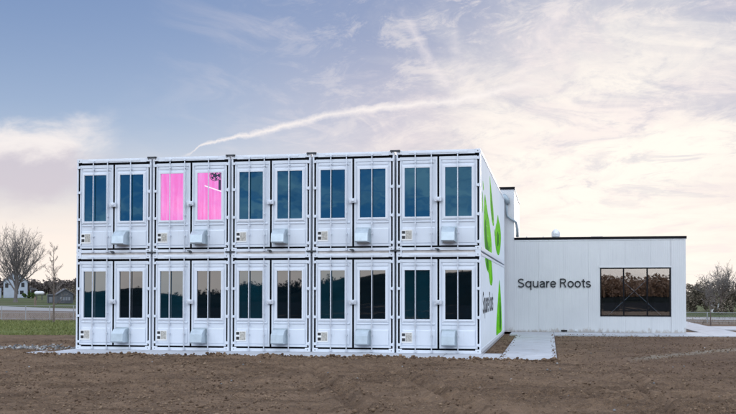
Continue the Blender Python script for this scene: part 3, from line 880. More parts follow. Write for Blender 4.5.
b = MB(); b.box(TX+.003, 7.72, BY-.035, BY+.14, 4.032, 4.14); b.box(7.58, 7.72, BY+.142, 24.03, 4.032, 4.14); b.box(-12, 7.578, 23.86, 24.03, 4.032, 4.14)
L(b, 'coping', M['black'])
b = MB(); b.box(TX+.006, 7.70, BY-.014, BY-.001, 3.985, 4.03); L(b, 'flashing', M['vent_white'])
# tall wing
b = MB(); ribwall(b, -12.3, TX-.02, 0, 6.27)
b.box(-12.3, TX-.02, BY+.03, BY+.16, 0, 6.2)
b.box(TX-.02, TX, BY-.002, 19.3, 0, 6.27) if False else b.box(TX-.05, TX-.001, BY+.001, 19.3, 0, 6.27)
b.box(-12.3, TX-.05, 19.1, 19.3, 0, 6.27); b.box(-12.3, -12.2, BY+.17, 19.1, 0, 6.27)
L(b, 'wing_wall', M['wall'])
L(MB().box(-12.2, TX-.06, BY+.17, 19.1, 6.0, 6.1), 'wing_roof', M['roofing'])
b = MB(); b.box(-12.34, TX+.03, BY-.035, BY+.14, 6.272, 6.38); L(b, 'coping', M['black'])
b = MB(); b.box(TX-.10, TX+.025, BY+.142, 19.33, 6.272, 6.36); b.box(-12.34, TX-.102, 19.2, 19.33, 6.272, 6.36); L(b, 'coping', M['wall'])
# sign, pipes, vents
so = text_mesh('sign_lettering', 'Square Roots', M['ink'], bl, 3.13, .03, lambda x, y, d: (.585+x-3.8, -.042+d, 1.95+y*1.0), .088)
so['label'] = 'dark raised lettering reading Square Roots'
b = MB()
b.tube([(-.06, BY-.1, 6.0), (.02, BY-.12, 5.93), (.10, BY-.13, 5.80), (.17, BY-.13, 5.62)], [.10, .12, .12, .09], 10)
b.tube([(.10, BY-.08, 5.75), (.10, BY-.08, 5.25), (.13, BY-.08, 5.08), (.25, BY-.08, 4.98), (.40, BY-.08, 4.90), (.50, BY-.02, 4.80), (.55, BY+.1, 4.55), (.56, BY+.1, 4.16)], [.055, .05, .05, .045, .045, .05, .06, .06], 10)
M['duct'] = plain('dull grey duct', (.30, .36, .40), .5, .3)
L(b, 'pipe', M['duct'], smooth=True)
b = MB()
b.tube([(2.23, BY+.9, 3.95), (2.23, BY+.9, 4.20)], .16, 14)
b.tube([(2.23, BY+.9, 4.20), (2.23, BY+.9, 4.24), (2.23, BY+.9, 4.26), (2.23, BY+.9, 4.36), (2.23, BY+.9, 4.46), (2.23, BY+.9, 4.53), (2.23, BY+.9, 4.56)], [.14, .21, .17, .18, .155, .09, .02], 16)
for k in range(16):
    a = 2*PI*k/16; b.box(2.23+.18*math.cos(a)-.006, 2.23+.18*math.cos(a)+.006, BY+.9+.18*math.sin(a)-.006, BY+.9+.18*math.sin(a)+.006, 4.26, 4.42)
L(b, 'roof_vent', M['vent_white'])
L(MB().box(3.78, 4.32, BY+1.2, BY+1.8, 3.95, 4.24), 'roof_hatch', M['roofing'], bevel=.03)
for x in (.95, 1.68): L(MB().tube([(x, BY+.6, 3.95), (x, BY+.6, 4.22)], .025, 8), 'vent_pipe', M['vent_white'])
L(MB().box(2.44, 2.70, BY-.03, BY-.002, .03, .10), 'wall_vent', M['black'])
L(MB().box(3.02, 3.14, BY-.03, BY-.002, .06, .12), 'wall_outlet', M['vent_white'])
# window
b = MB(); window_rings(b, WX0, WX1, WZ0, WZ1, .05, BY-.02, BY+.09)
for x in (5.10, 6.085): b.box(x-.026, x+.026, BY-.016, BY+.08, WZ0+.05, WZ1-.05)
wf = L(b, 'window', M['black'])
L(MB().box(WX0+.05, WX1-.05, BY+.035, BY+.04, WZ0+.05, WZ1-.05), 'window_pane', M['glass_clear'], wf)
L(MB().box(WX0-.04, WX1+.04, BY-.030, BY-.003, WZ1+.002, WZ1+.035), 'window_flashing', M['vent_white'], wf)
# the room behind the window
b = MB(); b.box(TX+.3, 7.49, 17.9, 18, 0, 3.2); b.box(TX+.3, TX+.4, BY+.17, 17.9, 0, 3.2); b.box(5.16, 5.24, 15.8, 17.9, .02, 3.2)
L(b, 'inner_wall', M['tan'])
L(MB().box(TX+.4, 7.49, BY+.17, 17.9, -.02, .02), 'inner_floor', M['inner_floor'])
L(MB().box(TX+.3, 7.49, BY+.17, 18, 3.2, 3.25), 'inner_ceiling', M['vent_white'])
b = MB(); b.box(5.5, 6.5, 15.6, 16.4, .02, .95); b.box(4.5, 5.0, 16.6, 17.2, .02, 1.9); b.box(6.7, 7.3, 15.9, 17.5, .02, 2.3); b.box(5.6, 6.3, 17.85, 17.895, 1.3, 1.9)
L(b, 'inner_cupboard', M['inner_dark'])
L(MB().tube([(4.42, BY+.42, .68), (6.45, BY+.42, 2.60)], .018, 6), 'brace_rod', M['rod']); L(MB().tube([(6.80, BY+.46, .66), (4.70, BY+.46, 2.60)], .018, 6), 'brace_rod', M['rod'])

# ------------------------------------------------------------------ trees
def bare_tree(root, height, spread, trunk_r, limbs, sub, twigs, mt, mw, rise=.18, seed=1, leader=True, tw_r=.012, budding=None, droop=0):
    R = random.Random(seed); tr = MB(); tw = MB()
    def path(p, d, ln, n, wob, up):
        pts = [p]; d = d.normalized()
        for i in range(n):
            d = (d+Vector((R.uniform(-1,1), R.uniform(-1,1), R.uniform(-1,1)))*wob+Vector((0,0,up))).normalized()
            pts.append(pts[-1]+d*ln/n)
        return pts, d
    base = Vector((0,0,-.05))
    th = height*(.97 if leader else .42)
    pts, d = path(base, Vector((0,0,1)), th, 8, .05, .1)
    rad = [trunk_r*(1-.85*i/8 if leader else 1-.35*i/8) for i in range(9)]; rad[0] *= 1.35
    tr.tube(pts, rad, 8)
    cut = int(8*rise)+1
    for i in range(limbs):
        t = rise+(1-rise)*((i+R.random())/limbs)**.9 if leader else 1-(1-rise/.42)*(1-(i+R.random())/limbs)**1.3 if False else rise+(.98-rise)*(i+R.random())/limbs
        s = t*8 if leader else min(7.99, (t)*8)
        k = min(7, int(s)); p = pts[k].lerp(pts[k+1], s-k)
        az = i*2.4+R.uniform(-.4, .4)
        frac = t
        if leader:
            ln = spread*(1-.72*frac)*R.uniform(.8, 1.15); tilt = 1.05-.55*frac
        else:
            ln = (height-p.z)*R.uniform(.82, 1.0); tilt = R.uniform(.12, 1.12) if i > 3 else R.uniform(.1, .4)
        dd = Vector((math.sin(tilt)*math.cos(az), math.sin(tilt)*math.sin(az), math.cos(tilt)))
        if not leader:
            # keep the tips on a dome
            q = (math.sin(tilt)*ln)/spread; 
            if q > 1: ln /= q
        r0 = rad[k]*(.5 if not leader else .45)
        lp, ld = path(p, dd, ln, 6, .10, .03)
        tr.tube(lp, [r0*(1-.8*j/6) for j in range(7)], 5)
        for j in range(sub):
            s2 = 1.2+4.8*(j+R.random())/sub; k2 = min(5, int(s2)); p2 = lp[k2].lerp(lp[k2+1], s2-k2)
            dir2 = (lp[k2+1]-lp[k2]).normalized()
            side = Vector((R.uniform(-1,1), R.uniform(-1,1), R.uniform(-.3,.8))).normalized()
            l2 = ln*R.uniform(.28, .5)*(1.15-.1*s2)
            sp, sd = path(p2, dir2*.9+side*.75, l2, 4, .14, .06-droop)
            r2 = max(tw_r*1.3, r0*(1-.8*s2/6)*.6)
            tr.tube(sp, [r2*(1-.7*q/4) for q in range(5)], 4, False)
            for q in range(twigs):
                s3 = .6+3.4*(q+R.random())/twigs; k3 = min(3, int(s3)); p3 = sp[k3].lerp(sp[k3+1], s3-k3)
                d3 = (sp[k3+1]-sp[k3]).normalized()*.8+Vector((R.uniform(-1,1), R.uniform(-1,1), R.uniform(-.4,.9))).normalized()*.8
                l3 = l2*R.uniform(.3, .6)
                tp, td = path(p3, d3, l3, 3, .2, .05-droop)
                tw.tube(tp, [tw_r, tw_r*.85, tw_r*.65, tw_r*.4], 3, False)
                for z in range(2):
                    k4 = R.randint(1, 3); e4, _ = path(tp[k4], (td+Vector((R.uniform(-1,1), R.uniform(-1,1), R.uniform(-.5,1)))*.8), l3*.55, 2, .2, 0)
                    tw.tube(e4, [tw_r*.7, tw_r*.6, tw_r*.3], 3, False)
    tr.build('trunk', mt, root); tw.build('crown', mw, root)

t = tag(empty('bare_tree', (-86.7, 102.9, 0)), 'large round crowned bare tree in front of the white house', 'tree')
bare_tree(t, 11.7, 4.4, .30, 22, 11, 6, M['twig_far'], M['twig_far'], .17, 5, False, .018)
t = tag(empty('bare_tree', (-26.97, 21.3, -.04)), 'thin young bare tree at the edge of the grass strip', 'tree')
bare_tree(t, 4.55, 1.35, .055, 16, 7, 4, M['bark'], M['twig'], .22, 9, True, .006)
t = tag(empty('young_tree', (10.38, 22.1, -.04)), 'small young tree with a grey twiggy crown beside the concrete walk', 'tree')
bare_tree(t, 2.05, .75, .035, 14, 7, 5, M['bark'], M['twig'], .42, 12, True, .007)

def leafy(n, rad, zc, leaf, lump, seed, up=.5):
    """clumped leaf faces filling an uneven ellipsoid"""
    r = np.random.default_rng(seed)
    nc = lump
    d = r.normal(size=(nc, 3)); d /= np.linalg.norm(d, axis=1)[:, None]
    C_ = d*r.uniform(.25, .92, (nc, 1))**.6*np.array(rad)+np.array([0, 0, zc])
    C_[:, 2] = np.maximum(C_[:, 2], .25)
    cr = r.uniform(.16, .32, nc)*min(rad[0], rad[2])
    w = r.integers(0, nc, n)
    q = r.normal(size=(n, 3)); q /= np.linalg.norm(q, axis=1)[:, None]
    P = C_[w]+q*cr[w][:, None]*r.uniform(.3, 1.1, (n, 1))
    P[:, 2] = np.maximum(P[:, 2], .05)
    a = r.normal(size=(n, 3)); a /= np.linalg.norm(a, axis=1)[:, None]
    b_ = np.cross(a, r.normal(size=(n, 3))); b_ /= np.linalg.norm(b_, axis=1)[:, None]
    s = leaf*r.uniform(.5, 1.3, (n, 1))
    V = np.stack([P-a*s, P-b_*s*.6, P+a*s, P+b_*s*.6], 1)
    return V.reshape(-1, 3), np.arange(n*4).reshape(-1, 4)
def leafy_tree(name, loc, rad, hc, leaf, n, lump, m, seed, label, group=None, trunk=.09, cat='tree'):
    root = tag(empty(name, loc), label, cat, group)
    V, Fc = leafy(n, rad, hc, leaf, lump, seed)
    np_mesh('crown', V, Fc, m, root)
    b = MB(); b.tube([(0,0,-.1), (.03,0,hc*.5), (0,.04,hc)], [trunk*1.3, trunk, trunk*.6], 7)
    R = random.Random(seed)
    for k in range(6):
        a = R.uniform(0, 6.28); b.tube([(0,0,hc*.45), (rad[0]*.35*math.cos(a), rad[1]*.35*math.sin(a), hc*.9), (rad[0]*.7*math.cos(a), rad[1]*.7*math.sin(a), hc+rad[2]*R.uniform(0, .6))], [trunk*.6, trunk*.4, .015], 5)
    b.build('trunk', M['bark'], root)
    return root
# the row on the right, beyond the road  (depth ~ 75-95 m from the camera)
SP = [('evergreen_tree', (14.4, 52, 0), (1.8, 1.6, 1.4), 1.25, 'ever', 'small evergreen tree showing just past the white building corner'),
 ('evergreen_tree', (17.6, 56, 0), (2.1, 1.8, 1.5), 1.35, 'ever', 'second evergreen tree from the white building, round and dense'),
 ('evergreen_tree', (20.3, 55, 0), (1.7, 1.7, 1.6), 1.45, 'greyleaf', 'greyish half bare tree between the dense evergreens'),
 ('evergreen_tree', (21.2, 60, 0), (2.1, 1.9, 1.8), 1.6, 'ever', 'dark evergreen tree behind the greyish half bare one'),
 ('evergreen_tree', (24.6, 61, 0), (2.3, 2.0, 1.8), 1.65, 'ever', 'broad evergreen tree left of the tallest grey tree'),
 ('tall_tree', (26.3, 58, 0), (1.9, 1.9, 2.1), 2.3, 'greyleaf', 'tallest grey twiggy tree at the right edge'),
 ('evergreen_tree', (29.5, 62, 0), (2.2, 2.0, 1.9), 2.0, 'ever', 'evergreen tree just beyond the tallest grey tree')]
for i, (nm, loc, rad, hc, m_, lab) in enumerate(SP):
    leafy_tree(nm, loc, rad, hc, .085 if m_ == 'ever' else .07, 5200 if m_ == 'ever' else 3600, 80, M[m_], 50+i, lab, 'trees beyond the road on the right')
for i, (loc, hh_, sd_, lab) in enumerate([((16.2, 48.5, 0), 3.6, 31, 'bare brown tree standing nearest the white building corner'), ((19.6, 49.5, 0), 3.6, 32, 'bare brown tree standing behind the small young tree'), ((22.6, 52, 0), 3.7, 33, 'bare brown tree over the green lawn patch'), ((24.6, 50, 0), 4.1, 34, 'taller bare brown tree before the tallest grey one')]):
    t = tag(empty('bare_tree', loc), lab, 'tree', 'trees beyond the road on the right')
    bare_tree(t, hh_, 1.9, .09, 16, 9, 5, M['bark'], M['twig'], .2, sd_, False, .011)
SH = [((15.4, 44.5, 0), 'low dark shrub under the first evergreen by the road'), ((18.6, 47, 0), 'low dark shrub behind the young tree by the walk'), ((22.5, 50, 0), 'low dark shrub at the far side of the green lawn patch')]
for i, (loc, lab) in enumerate(SH):
    leafy_tree('shrub', loc, (1.6, 1.0, .55), .55, .08, 2200, 26, M['ever'], 80+i, lab, 'low shrubs beyond the road on the right', .03, 'shrub')

# woods far off and behind the photographer
def woods(name, pts, n, hgt, depth, leaf, m, seed, label):
    r = np.random.default_rng(seed)
    pts = np.array(pts); s = r.uniform(0, len(pts)-1, n); k = s.astype(int); f = (s-k)[:, None]
    P = pts[k]*(1-f)+pts[k+1]*f
    P[:, 1] += r.uniform(-depth, depth, n)
    vsL, fs = [], []; o = 0
    for i in range(n):
        h = hgt*r.uniform(.6, 1.15)*(P[i, 2] if P.shape[1] > 2 else 1); w = h*r.uniform(.32, .55)
        V, Fc = leafy(70, (w, w, h*.42), h*.56, leaf*h, 12, int(r.integers(1e9)))
        V = V+np.array([P[i, 0], P[i, 1], 0]); vsL.append(V); fs.append(Fc+o); o += len(V)
        a = np.array([[-.02*h, 0, 0], [.02*h, 0, 0], [.012*h, 0, h*.7], [-.012*h, 0, h*.7]])+np.array([P[i, 0], P[i, 1], 0])
        vsL.append(a); fs.append(np.array([[0, 1, 2, 3]])+o); o += 4
    return tag(np_mesh(name, np.concatenate(vsL), np.concatenate(fs), m), label, 'woods', kind='stuff')
woods('distant_woods', [(-420, 300, .95), (-330, 330, .9), (-250, 350, .8), (-200, 370, .85), (-120, 380, .8)], 1500, 9.5, 25, .075, M['brownwood'], 3, 'bare brown woods along the skyline on the left')
woods('distant_woods', [(20, 120, .55), (60, 118, .6), (130, 110, .6)], 220, 6.0, 12, .06, M['brownwood'], 4, 'brown woods behind the evergreens on the right')
woods('woods_behind', [(26, -118, 1.0), (12, -112, 1.0), (6, -108, .9)], 260, 5.0, 5, .06, M['litwood'], 8, 'pale brown bare woods mirrored in the wide window')
hx = np.linspace(-260, 240, 251)
def hill(name, y0, prof, m_, lab):
    hh = np.interp(hx, *zip(*prof))+.35*(vnoise(hx*.12, hx*0, 5)-.5)*3+.25*(vnoise(hx*.5, hx*0, 9)-.5)
    t_ = np.array([0, .25, .5, .75, 1, 1.4, 1.8]); z_ = np.array([0, .35, .72, .93, 1, .8, .0]); rows = []
    for t, z in zip(t_, z_):
        rows.append(np.stack([hx, np.full_like(hx, y0-t*40)+3*vnoise(hx*.2, hx*0+t, 2), -.05+np.maximum(hh, .2)*z], -1))
    Vh = np.concatenate(rows); n_ = len(hx); idh = np.arange(len(Vh)).reshape(len(t_), n_)
    Fh = np.stack([idh[:-1, :-1], idh[1:, :-1], idh[1:, 1:], idh[:-1, 1:]], -1).reshape(-1, 4)
    return tag(np_mesh(name, Vh, Fh, m_, smooth=True), lab, kind='structure')
M['hill'] = plain('dark scrub slope', (.014, .016, .015), 1, 0, .5, .15)
hill('hill', -86, [(-260, 2.0), (-120, 2.2), (-92, 1.0), (-78, 3.2), (-68, 1.2), (-54, 2.6), (-42, 1.5), (-28, 4.6), (-10, 6.0), (0, 3.6), (7, 1.2), (34, 1.2), (48, 3.2), (240, 3)], M['hill'], 'low dark scrub covered slope across the yard')
woods('woods_behind', [(-190, -112, .9), (-120, -112, .8), (-60, -112, .9), (-38, -112, 1.1), (-18, -110, 1.7), (4, -110, 1.5)], 700, 2.9, 6, .06, M['darkwood'], 6, 'dark woods on the slope, mirrored in the container windows')

for k_ in ('yard', 'hill', 'darkwood', 'litwood'): M[k_].node_tree.nodes['Principled BSDF'].inputs['Specular IOR Level'].default_value = 0
# ------------------------------------------------------------------ houses and small things on the left
hs = tag(empty('house', (-143.6, 184.0, 0), math.radians(35)), 'white gabled farmhouse behind the large bare tree', 'house')
b = MB(); W2 = 3.0
b.prism([(-W2, 0), (W2, 0), (W2, 4.4), (0, 7.6), (-W2, 4.4)], 'y', 0, 9)
b.box(-5.6, -3.51, .6, 6, 0, 2.7)
wl = b.build('wall', M['house_white'], hs)
b = MB()
for s in (-1, 1):
    b.prism([(s*(W2+.5), 3.95), (s*(W2+.5), 4.2), (0, 8.0), (0, 7.68)], 'y', -.35, 9.4)
b.prism([(-6, 2.71), (-3.3, 3.5), (-3.3, 3.65), (-6, 2.86)], 'y', .3, 6.3); b.prism([(3.6, 2.2), (5.6, 2.2), (5.6, 2.4), (3.6, 3.0)], 'y', .5, 5)
b.build('roof', M['house_roof'], hs)
for (xa, xb, za, zb) in ((-.2, .7, 1.0, 2.0), (1.1, 2.0, 1.0, 2.0), (-2.6, -1.8, 2.8, 4.0), (1.4, 2.2, 3.0, 4.2), (-.4, .4, 5.1, 6.0)):
    MB().box(xa, xb, -.04, -.002, za, zb).build('window', M['house_glass'], hs)
b = MB()
for x in (3.8, 5.4): b.box(x-.06, x+.06, .6, .72, 0, 2.2)
b.build('porch_post', M['house_white'], hs)

hs = tag(empty('house', (-68.6, 88.6, 0), math.radians(38)), 'dark grey gabled outbuilding left of the containers', 'outbuilding')
b = MB(); b.prism([(-1.1, 0), (1.1, 0), (1.1, 1.35), (0, 2.05), (-1.1, 1.35)], 'y', 0, 3); b.build('wall', M['house_grey'], hs)
b = MB()
for s in (-1, 1): b.prism([(s*1.25, 1.25), (s*1.25, 1.36), (0, 2.2), (0, 2.07)], 'y', -.15, 3.15)
b.build('roof', M['house_roof'], hs)
b = MB()
for k in range(4): b.box(-.72+k*.38, -.46+k*.38, -.03, -.002, .45, .95)
b.build('window', M['garage'], hs)
hs = tag(empty('shed', (-72.6, 91.9, 0), math.radians(38)), 'low shed with two pale doors beside the thin young tree', 'shed')
MB().box(-.8, .8, 0, 1.6, 0, 1.15).build('wall', M['house_grey'], hs)
MB().prism([(-.95, 1.151), (.95, 1.151), (.8, 1.5), (-.8, 1.3)], 'y', -.12, 1.7).build('roof', M['house_roof'], hs)
for x in (-.4, .35): MB().box(x-.24, x+.24, -.03, -.002, .08, .95).build('door', M['garage'], hs)

b = MB()
tk = tag(empty('storage_tank', (-102.6, 133.3, 0), math.radians(38)), 'small white storage tank on dark legs beyond the lawn', 'tank')
b.tube([(-.95, 0, 1.45), (-.85, 0, 1.45), (-.6, 0, 1.45), (.6, 0, 1.45), (.85, 0, 1.45), (.95, 0, 1.45)], [.08, .28, .38, .38, .28, .08], 16); b.build('body', M['tank'], tk, smooth=True)
for x in (-.5, .5): MB().box(x-.08, x+.08, -.35, .35, 0, 1.0).build('leg', M['steel'], tk)

tag(MB().tube([(0,0,-.1), (0,0,1.15)], [.13, .12], 8).build('wooden_post', M['wood'], loc=(-60.2, 68.9, 0)), 'short brown wooden post standing by the road', 'post')
BU = [((-131, 172, 0), (2.6, 1.6, 1.0), 'greenlow', 'low green bush at the foot of the white house'),
 ((-150, 178, 0), (3.2, 2, 2.4), 'ever', 'dark evergreen bush at the left side of the white house'),
 ((-92, 126, 0), (4.2, 2, 1.5), 'brownwood', 'long bare brown thicket between the tank and the white house'),
 ((-82, 117, 0), (4.0, 2, 1.7), 'ever', 'dark bushy thicket right of the white storage tank'),
 ((-76, 103, 0), (3.6, 2, 1.3), 'ever', 'dark bushes behind the low shed'),
 ((-66, 96, 0), (3.2, 2, 1.5), 'ever', 'dark bushes behind the grey outbuilding'),
 ((-60, 88, 0), (2.6, 1.6, 1.2), 'ever', 'dark bushes nearest the left container wall')]
for i, (loc, rad, m_, lab) in enumerate(BU):
    leafy_tree('bush', loc, rad, rad[2]*.9, .16, 1700, 30, M[m_], 120+i, lab, None, .05, 'bush')

# little white cabin seen through the trunks on the right
cb = tag(empty('cabin', (16.0, 50.0, 0)), 'tiny white hut half hidden behind the young tree', 'hut')
MB().box(-.28, .28, 0, .8, 0, .75).build('wall', M['tank'], cb)
MB().prism([(-.36, .751), (.36, .751), (0, .98)], 'y', -.08, .88).build('roof', M['house_roof'], cb)

# fences -----------------------------------------------------------------------
def fence(name, x0, y0, x1, y1, n, h, label):
    root = tag(empty(name, (x0, y0, -.04)), label, 'fence')
    p = MB().tube([(0,0,-.1), (0,0,h)], .028, 8).build('post', M['postgalv'], root)
    for i in range(1, n):
        c = p.copy(); COL.objects.link(c); c.parent = root; c.location = ((x1-x0)*i/(n-1), (y1-y0)*i/(n-1), 0)
    b = MB(); d = Vector((x1-x0, y1-y0, 0))
    for z in (.06, h*.5, h-.03): b.tube([(0,0,z), (d.x, d.y, z)], .009 if z < h-.1 else .014, 5)
    b.build('wire', M['postgalv'], root)
    ln = d.length; m_ = int(ln/.14); b = MB(); u = d.normalized()
    for i in range(m_):
        a = u*(i*.14)
        for s in (0, 1):
            p0 = a+Vector((0, 0, .05 if s else h-.05)); p1 = a+u*.85+Vector((0, 0, h-.05 if s else .05))
            if (a+u*.85).length < ln: b.tube([p0, p1], .0016, 3, False)
    b.build('chain_link', M['postgalv'], root)
fence('wire_fence', -45.0, 22.8, -19.2, 27.0, 18, .92, 'low chain link fence crossing the field on the left')
fence('wire_fence', 9.2, 26.9, 24.0, 25.4, 9, .62, 'low wire fence across the field right of the building')

# ------------------------------------------------------------------ light
SUN_AZ = math.radians(4)     # measured from +Y towards +X
SUN_EL = math.radians(9)
sd = Vector((math.sin(SUN_AZ)*math.cos(SUN_EL), math.cos(SUN_AZ)*math.cos(SUN_EL), math.sin(SUN_EL)))
ld = bpy.data.lights.new('sun', 'SUN'); ld.energy = .9; ld.angle = math.radians(12); ld.color = (1, .88, .76)
lo = bpy.data.objects.new('sun', ld); COL.objects.link(lo); lo.rotation_euler = (-sd).to_track_quat('-Z', 'Y').to_euler(); lo.location = (0, 0, 30)

w = bpy.data.worlds.new('World'); SC.world = w; w.use_nodes = True
N = w.node_tree.nodes; LK = w.node_tree.links; N.clear()
def V(v, sock):
    if hasattr(v, 'links'): LK.new(v, sock)
    elif isinstance(v, tuple): sock.default_value = (*v, 1) if len(sock.default_value) == 4 else v
    else: sock.default_value = v
def mt(op, *a, clamp=False):
    k = N.new('ShaderNodeMath'); k.operation = op; k.use_clamp = clamp
    for i, v in enumerate(a): V(v, k.inputs[i])
    return k.outputs[0]
def ss(x, a, b, lo_=0., hi=1.):
    k = N.new('ShaderNodeMapRange'); k.interpolation_type = 'SMOOTHSTEP'; V(x, k.inputs[0])
    k.inputs[1].default_value = a; k.inputs[2].default_value = b; k.inputs[3].default_value = lo_; k.inputs[4].default_value = hi
    return k.outputs[0]
def mx(f, a, b):
    k = N.new('ShaderNodeMix'); k.data_type = 'RGBA'; V(f, k.inputs[0]); V(a, k.inputs[6]); V(b, k.inputs[7]); return k.outputs[2]
def comb(x, y, z):
    k = N.new('ShaderNodeCombineXYZ'); V(x, k.inputs[0]); V(y, k.inputs[1]); V(z, k.inputs[2]); return k.outputs[0]
def nz(vec, scale, detail=6, rough=.6, dist=0.):
    k = N.new('ShaderNodeTexNoise'); LK.new(vec, k.inputs['Vector']); k.inputs['Scale'].default_value = scale
    k.inputs['Detail'].default_value = detail; k.inputs['Roughness'].default_value = rough; k.inputs['Distortion'].default_value = dist
    return k.outputs['Fac']
tc = N.new('ShaderNodeTexCoord').outputs['Generated']
sp = N.new('ShaderNodeSeparateXYZ'); LK.new(tc, sp.inputs[0]); dx, dy, dz = sp.outputs
sky = N.new('ShaderNodeTexSky'); sky.sky_type = 'NISHITA'; sky.sun_disc = False
sky.sun_elevation = SUN_EL; sky.sun_rotation = SUN_AZ; sky.altitude = 200; sky.air_density = 1.0; sky.dust_density = 1.0; sky.ozone_density = 1.5
k = N.new('ShaderNodeVectorMath'); k.operation = 'SCALE'; LK.new(sky.outputs[0], k.inputs[0]); k.inputs['Scale'].default_value = .10
nish = k.outputs[0]
front = ss(dy, .05, .3)
dyc = mt('MAXIMUM', dy, .05); u = mt('DIVIDE', dx, dyc); v = mt('DIVIDE', dz, dyc)
zc = mt('MAXIMUM', mt('ADD', dz, .06), .03)
pv = comb(mt('DIVIDE', dx, zc), mt('DIVIDE', dy, zc), 0.)
# high thin cloud plane
warp = nz(pv, .55, 3, .5)
pvw = comb(mt('ADD', mt('DIVIDE', dx, zc), mt('MULTIPLY', warp, 1.6)), mt('MULTIPLY', mt('DIVIDE', dy, zc), .55), 0.)
cir = nz(pvw, 1.5, 8, .62, .4)
cir2 = nz(pv, .42, 5, .55, .3)
# angle to the sun
sa = mt('ARCCOSINE', mt('MINIMUM', mt('ADD', mt('ADD', mt('MULTIPLY', dx, sd.x), mt('MULTIPLY', dy, sd.y)), mt('MULTIPLY', dz, sd.z)), .99999))
el = dz
# clear sky
blue = mx(ss(el, .02, .36), (.56, .68, .88), (.195, .305, .585))
base = mx(.72, nish, blue)
# towards the right the upper sky is greyer mauve veil
veil = mt('MULTIPLY', ss(u, -.5, -.05), mt('ADD', .65, mt('MULTIPLY', cir2, .5)), clamp=True)
base = mx(mt('MULTIPLY', veil, front), base, mx(ss(el, .16, .33), (.70, .63, .69), (.29, .35, .54)))
# pale warm bank near the horizon
hzn = mt('MULTIPLY', ss(el, .21, .03), mt('ADD', .80, mt('MULTIPLY', mt('SUBTRACT', cir2, .5), .9)), clamp=True)
base = mx(hzn, base, (.99, .86, .76))
hz2 = ss(el, .13, .02)
base = mx(mt('MULTIPLY', hz2, .9), base, (1.06, .94, .85))
# glow of the sun behind the veil
gl = ss(mt('ADD', sa, mt('MULTIPLY', mt('SUBTRACT', cir, .5), .45)), .30, .02)
base = mx(mt('MULTIPLY', gl, .95), base, (1.10, 1.02, .92))
# cirrus texture
cf = mt('MULTIPLY', ss(cir, .50, .64), ss(u, -.55, -.05, .03, .74))
base = mx(mt('MULTIPLY', cf, front), base, (.98, .88, .85))
dk = mt('MULTIPLY', ss(nz(pvw, 2.4, 8, .66, .5), .50, .62), mt('MULTIPLY', ss(u, -.25, .1), ss(el, .05, .16)))
base = mx(mt('MULTIPLY', mt('MULTIPLY', dk, .42), front), base, (.47, .49, .62))
# finer ripples in the lit veil
rp = nz(comb(mt('MULTIPLY', mt('ADD', u, mt('MULTIPLY', v, .9)), 1.0), mt('MULTIPLY', mt('SUBTRACT', v, mt('MULTIPLY', u, .25)), 2.4), 1.7), 13, 9, .72, .5)
base = mx(mt('MULTIPLY', mt('MULTIPLY', ss(rp, .48, .66), .42), mt('MULTIPLY', front, ss(u, -.45, -.1))), base, (1.05, .95, .88))
base = mx(mt('MULTIPLY', mt('MULTIPLY', ss(rp, .50, .32), .30), mt('MULTIPLY', front, mt('MULTIPLY', ss(u, -.5, -.1), ss(el, .06, .2)))), base, (.42, .46, .60))
# older wisps fanning upward from the trail
for (a0, b0, sl, wd, v1) in ((-.1187, .2473, -.60, .011, .44), (-.100, .26, -.30, .009, .38), (-.02, .27, .42, .022, .42)):
    dvv = mt('ABSOLUTE', mt('ADD', mt('SUBTRACT', mt('SUBTRACT', u, a0), mt('MULTIPLY', mt('SUBTRACT', v, b0), sl)), mt('MULTIPLY', mt('SUBTRACT', nz(comb(u, v, .3), 16, 6, .7), .5), .040)))
    wf_ = mt('SUBTRACT', 1.0, mt('DIVIDE', dvv, wd), clamp=True)
    wf_ = mt('MULTIPLY', mt('MULTIPLY', wf_, ss(v, b0-.03, b0+.02)), mt('MULTIPLY', ss(v, v1, v1-.12), ss(nz(comb(u, v, .7), 18, 4, .6), .35, .6)))
    base = mx(mt('MULTIPLY', mt('MULTIPLY', wf_, .42), front), base, (.95, .87, .87))
# cloud bank low on the left
uu = mt('ADD', u, mt('MULTIPLY', mt('SUBTRACT', nz(comb(u, mt('MULTIPLY', v, 2.2), 0.), 14, 6, .65, .3), .5), .10))
vv = mt('ADD', v, mt('MULTIPLY', mt('SUBTRACT', nz(comb(mt('ADD', u, 5.), mt('MULTIPLY', v, 2.), 0.), 9, 6, .6, .3), .5), .09))
lb = mt('MULTIPLY', ss(uu, -.54, -.63), mt('MULTIPLY', ss(vv, .235, .20), ss(vv, .10, .15)))
base = mx(mt('MULTIPLY', mt('MULTIPLY', lb, .85), front), base, mx(ss(vv, .165, .20), (.66, .60, .66), (1.0, .92, .88)))
# vapour trail
fc = N.new('ShaderNodeFloatCurve'); LK.new(mt('ADD', u, .6), fc.inputs['Value'])
cv = fc.mapping.curves[0]; P_ = [(-.4564,.1786),(-.4428,.1873),(-.40,.1965),(-.3489,.2051),(-.28,.2200),(-.2063,.2282),(-.1064,.2346),(-.0333,.2489),(.05,.262)]
cv.points[0].location = (0, .15); cv.points[1].location = (1, .30)
for a_, b_ in P_: cv.points.new(a_+.6, b_)
fc.mapping.update()
dv = mt('ABSOLUTE', mt('ADD', mt('SUBTRACT', v, fc.outputs[0]), mt('MULTIPLY', mt('SUBTRACT', nz(comb(u, v, 0.), 38, 6, .7), .5), .016)))
tw_ = mt('MULTIPLY', ss(u, -.47, -.32, .0022, .0068), 1.0)
cont = mt('SUBTRACT', 1.0, mt('DIVIDE', dv, tw_), clamp=True)
cont = mt('MULTIPLY', mt('MULTIPLY', cont, ss(u, -.475, -.44)), ss(u, .01, -.07))
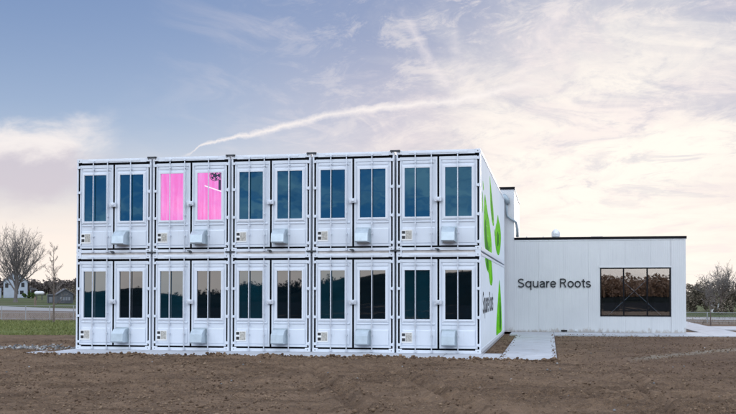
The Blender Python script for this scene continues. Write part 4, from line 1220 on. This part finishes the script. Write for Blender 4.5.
base = mx(mt('MULTIPLY', mt('MULTIPLY', cont, front), mt('ADD', .55, mt('MULTIPLY', nz(comb(u, v, 0.), 25, 3, .5), .6)), clamp=True), base, (1.0, .93, .90))
# overhead and behind: unseen broken cloud, added bright to light the fronts, deeper blue gap above the far horizon
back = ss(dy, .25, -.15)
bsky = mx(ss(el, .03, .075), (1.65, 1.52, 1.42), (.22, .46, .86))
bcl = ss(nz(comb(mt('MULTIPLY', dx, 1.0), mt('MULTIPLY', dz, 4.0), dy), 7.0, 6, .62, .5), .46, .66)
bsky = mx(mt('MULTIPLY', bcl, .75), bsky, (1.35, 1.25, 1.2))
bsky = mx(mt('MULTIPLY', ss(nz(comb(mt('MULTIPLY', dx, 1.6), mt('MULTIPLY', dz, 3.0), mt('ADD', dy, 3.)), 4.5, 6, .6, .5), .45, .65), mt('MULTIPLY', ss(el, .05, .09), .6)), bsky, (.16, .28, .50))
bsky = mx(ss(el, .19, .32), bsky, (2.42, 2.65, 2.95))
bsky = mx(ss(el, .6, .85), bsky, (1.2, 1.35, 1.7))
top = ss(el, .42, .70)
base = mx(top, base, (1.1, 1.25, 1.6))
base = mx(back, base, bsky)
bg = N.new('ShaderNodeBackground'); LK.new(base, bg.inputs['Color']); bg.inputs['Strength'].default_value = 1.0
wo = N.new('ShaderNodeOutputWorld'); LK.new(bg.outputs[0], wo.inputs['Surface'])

# ------------------------------------------------------------------ camera
cam = bpy.data.cameras.new('camera'); co = bpy.data.objects.new('camera', cam); COL.objects.link(co)
yaw, pitch, f = -.157, .0196, 823.26
fwd = Vector((math.sin(yaw)*math.cos(pitch), math.cos(yaw)*math.cos(pitch), math.sin(pitch)))
co.location = (1.9015, -23.4084, 1.7727)
co.rotation_euler = fwd.to_track_quat('-Z', 'Y').to_euler()
cam.sensor_width = 36; cam.lens = 36*f/736
cam.shift_x = -50.13/736; cam.shift_y = 68.33/736
cam.clip_end = 8000; cam.clip_start = .1
SC.camera = co
SC.view_settings.view_transform = 'Standard'; SC.view_settings.look = 'None'; SC.view_settings.gamma = 1
SC.view_settings.exposure = 0; SC.view_settings.use_curve_mapping = False
SC.cycles.max_bounces = 8; SC.cycles.sample_clamp_indirect = 4
try: SC.cycles.use_denoising = True
except Exception: pass
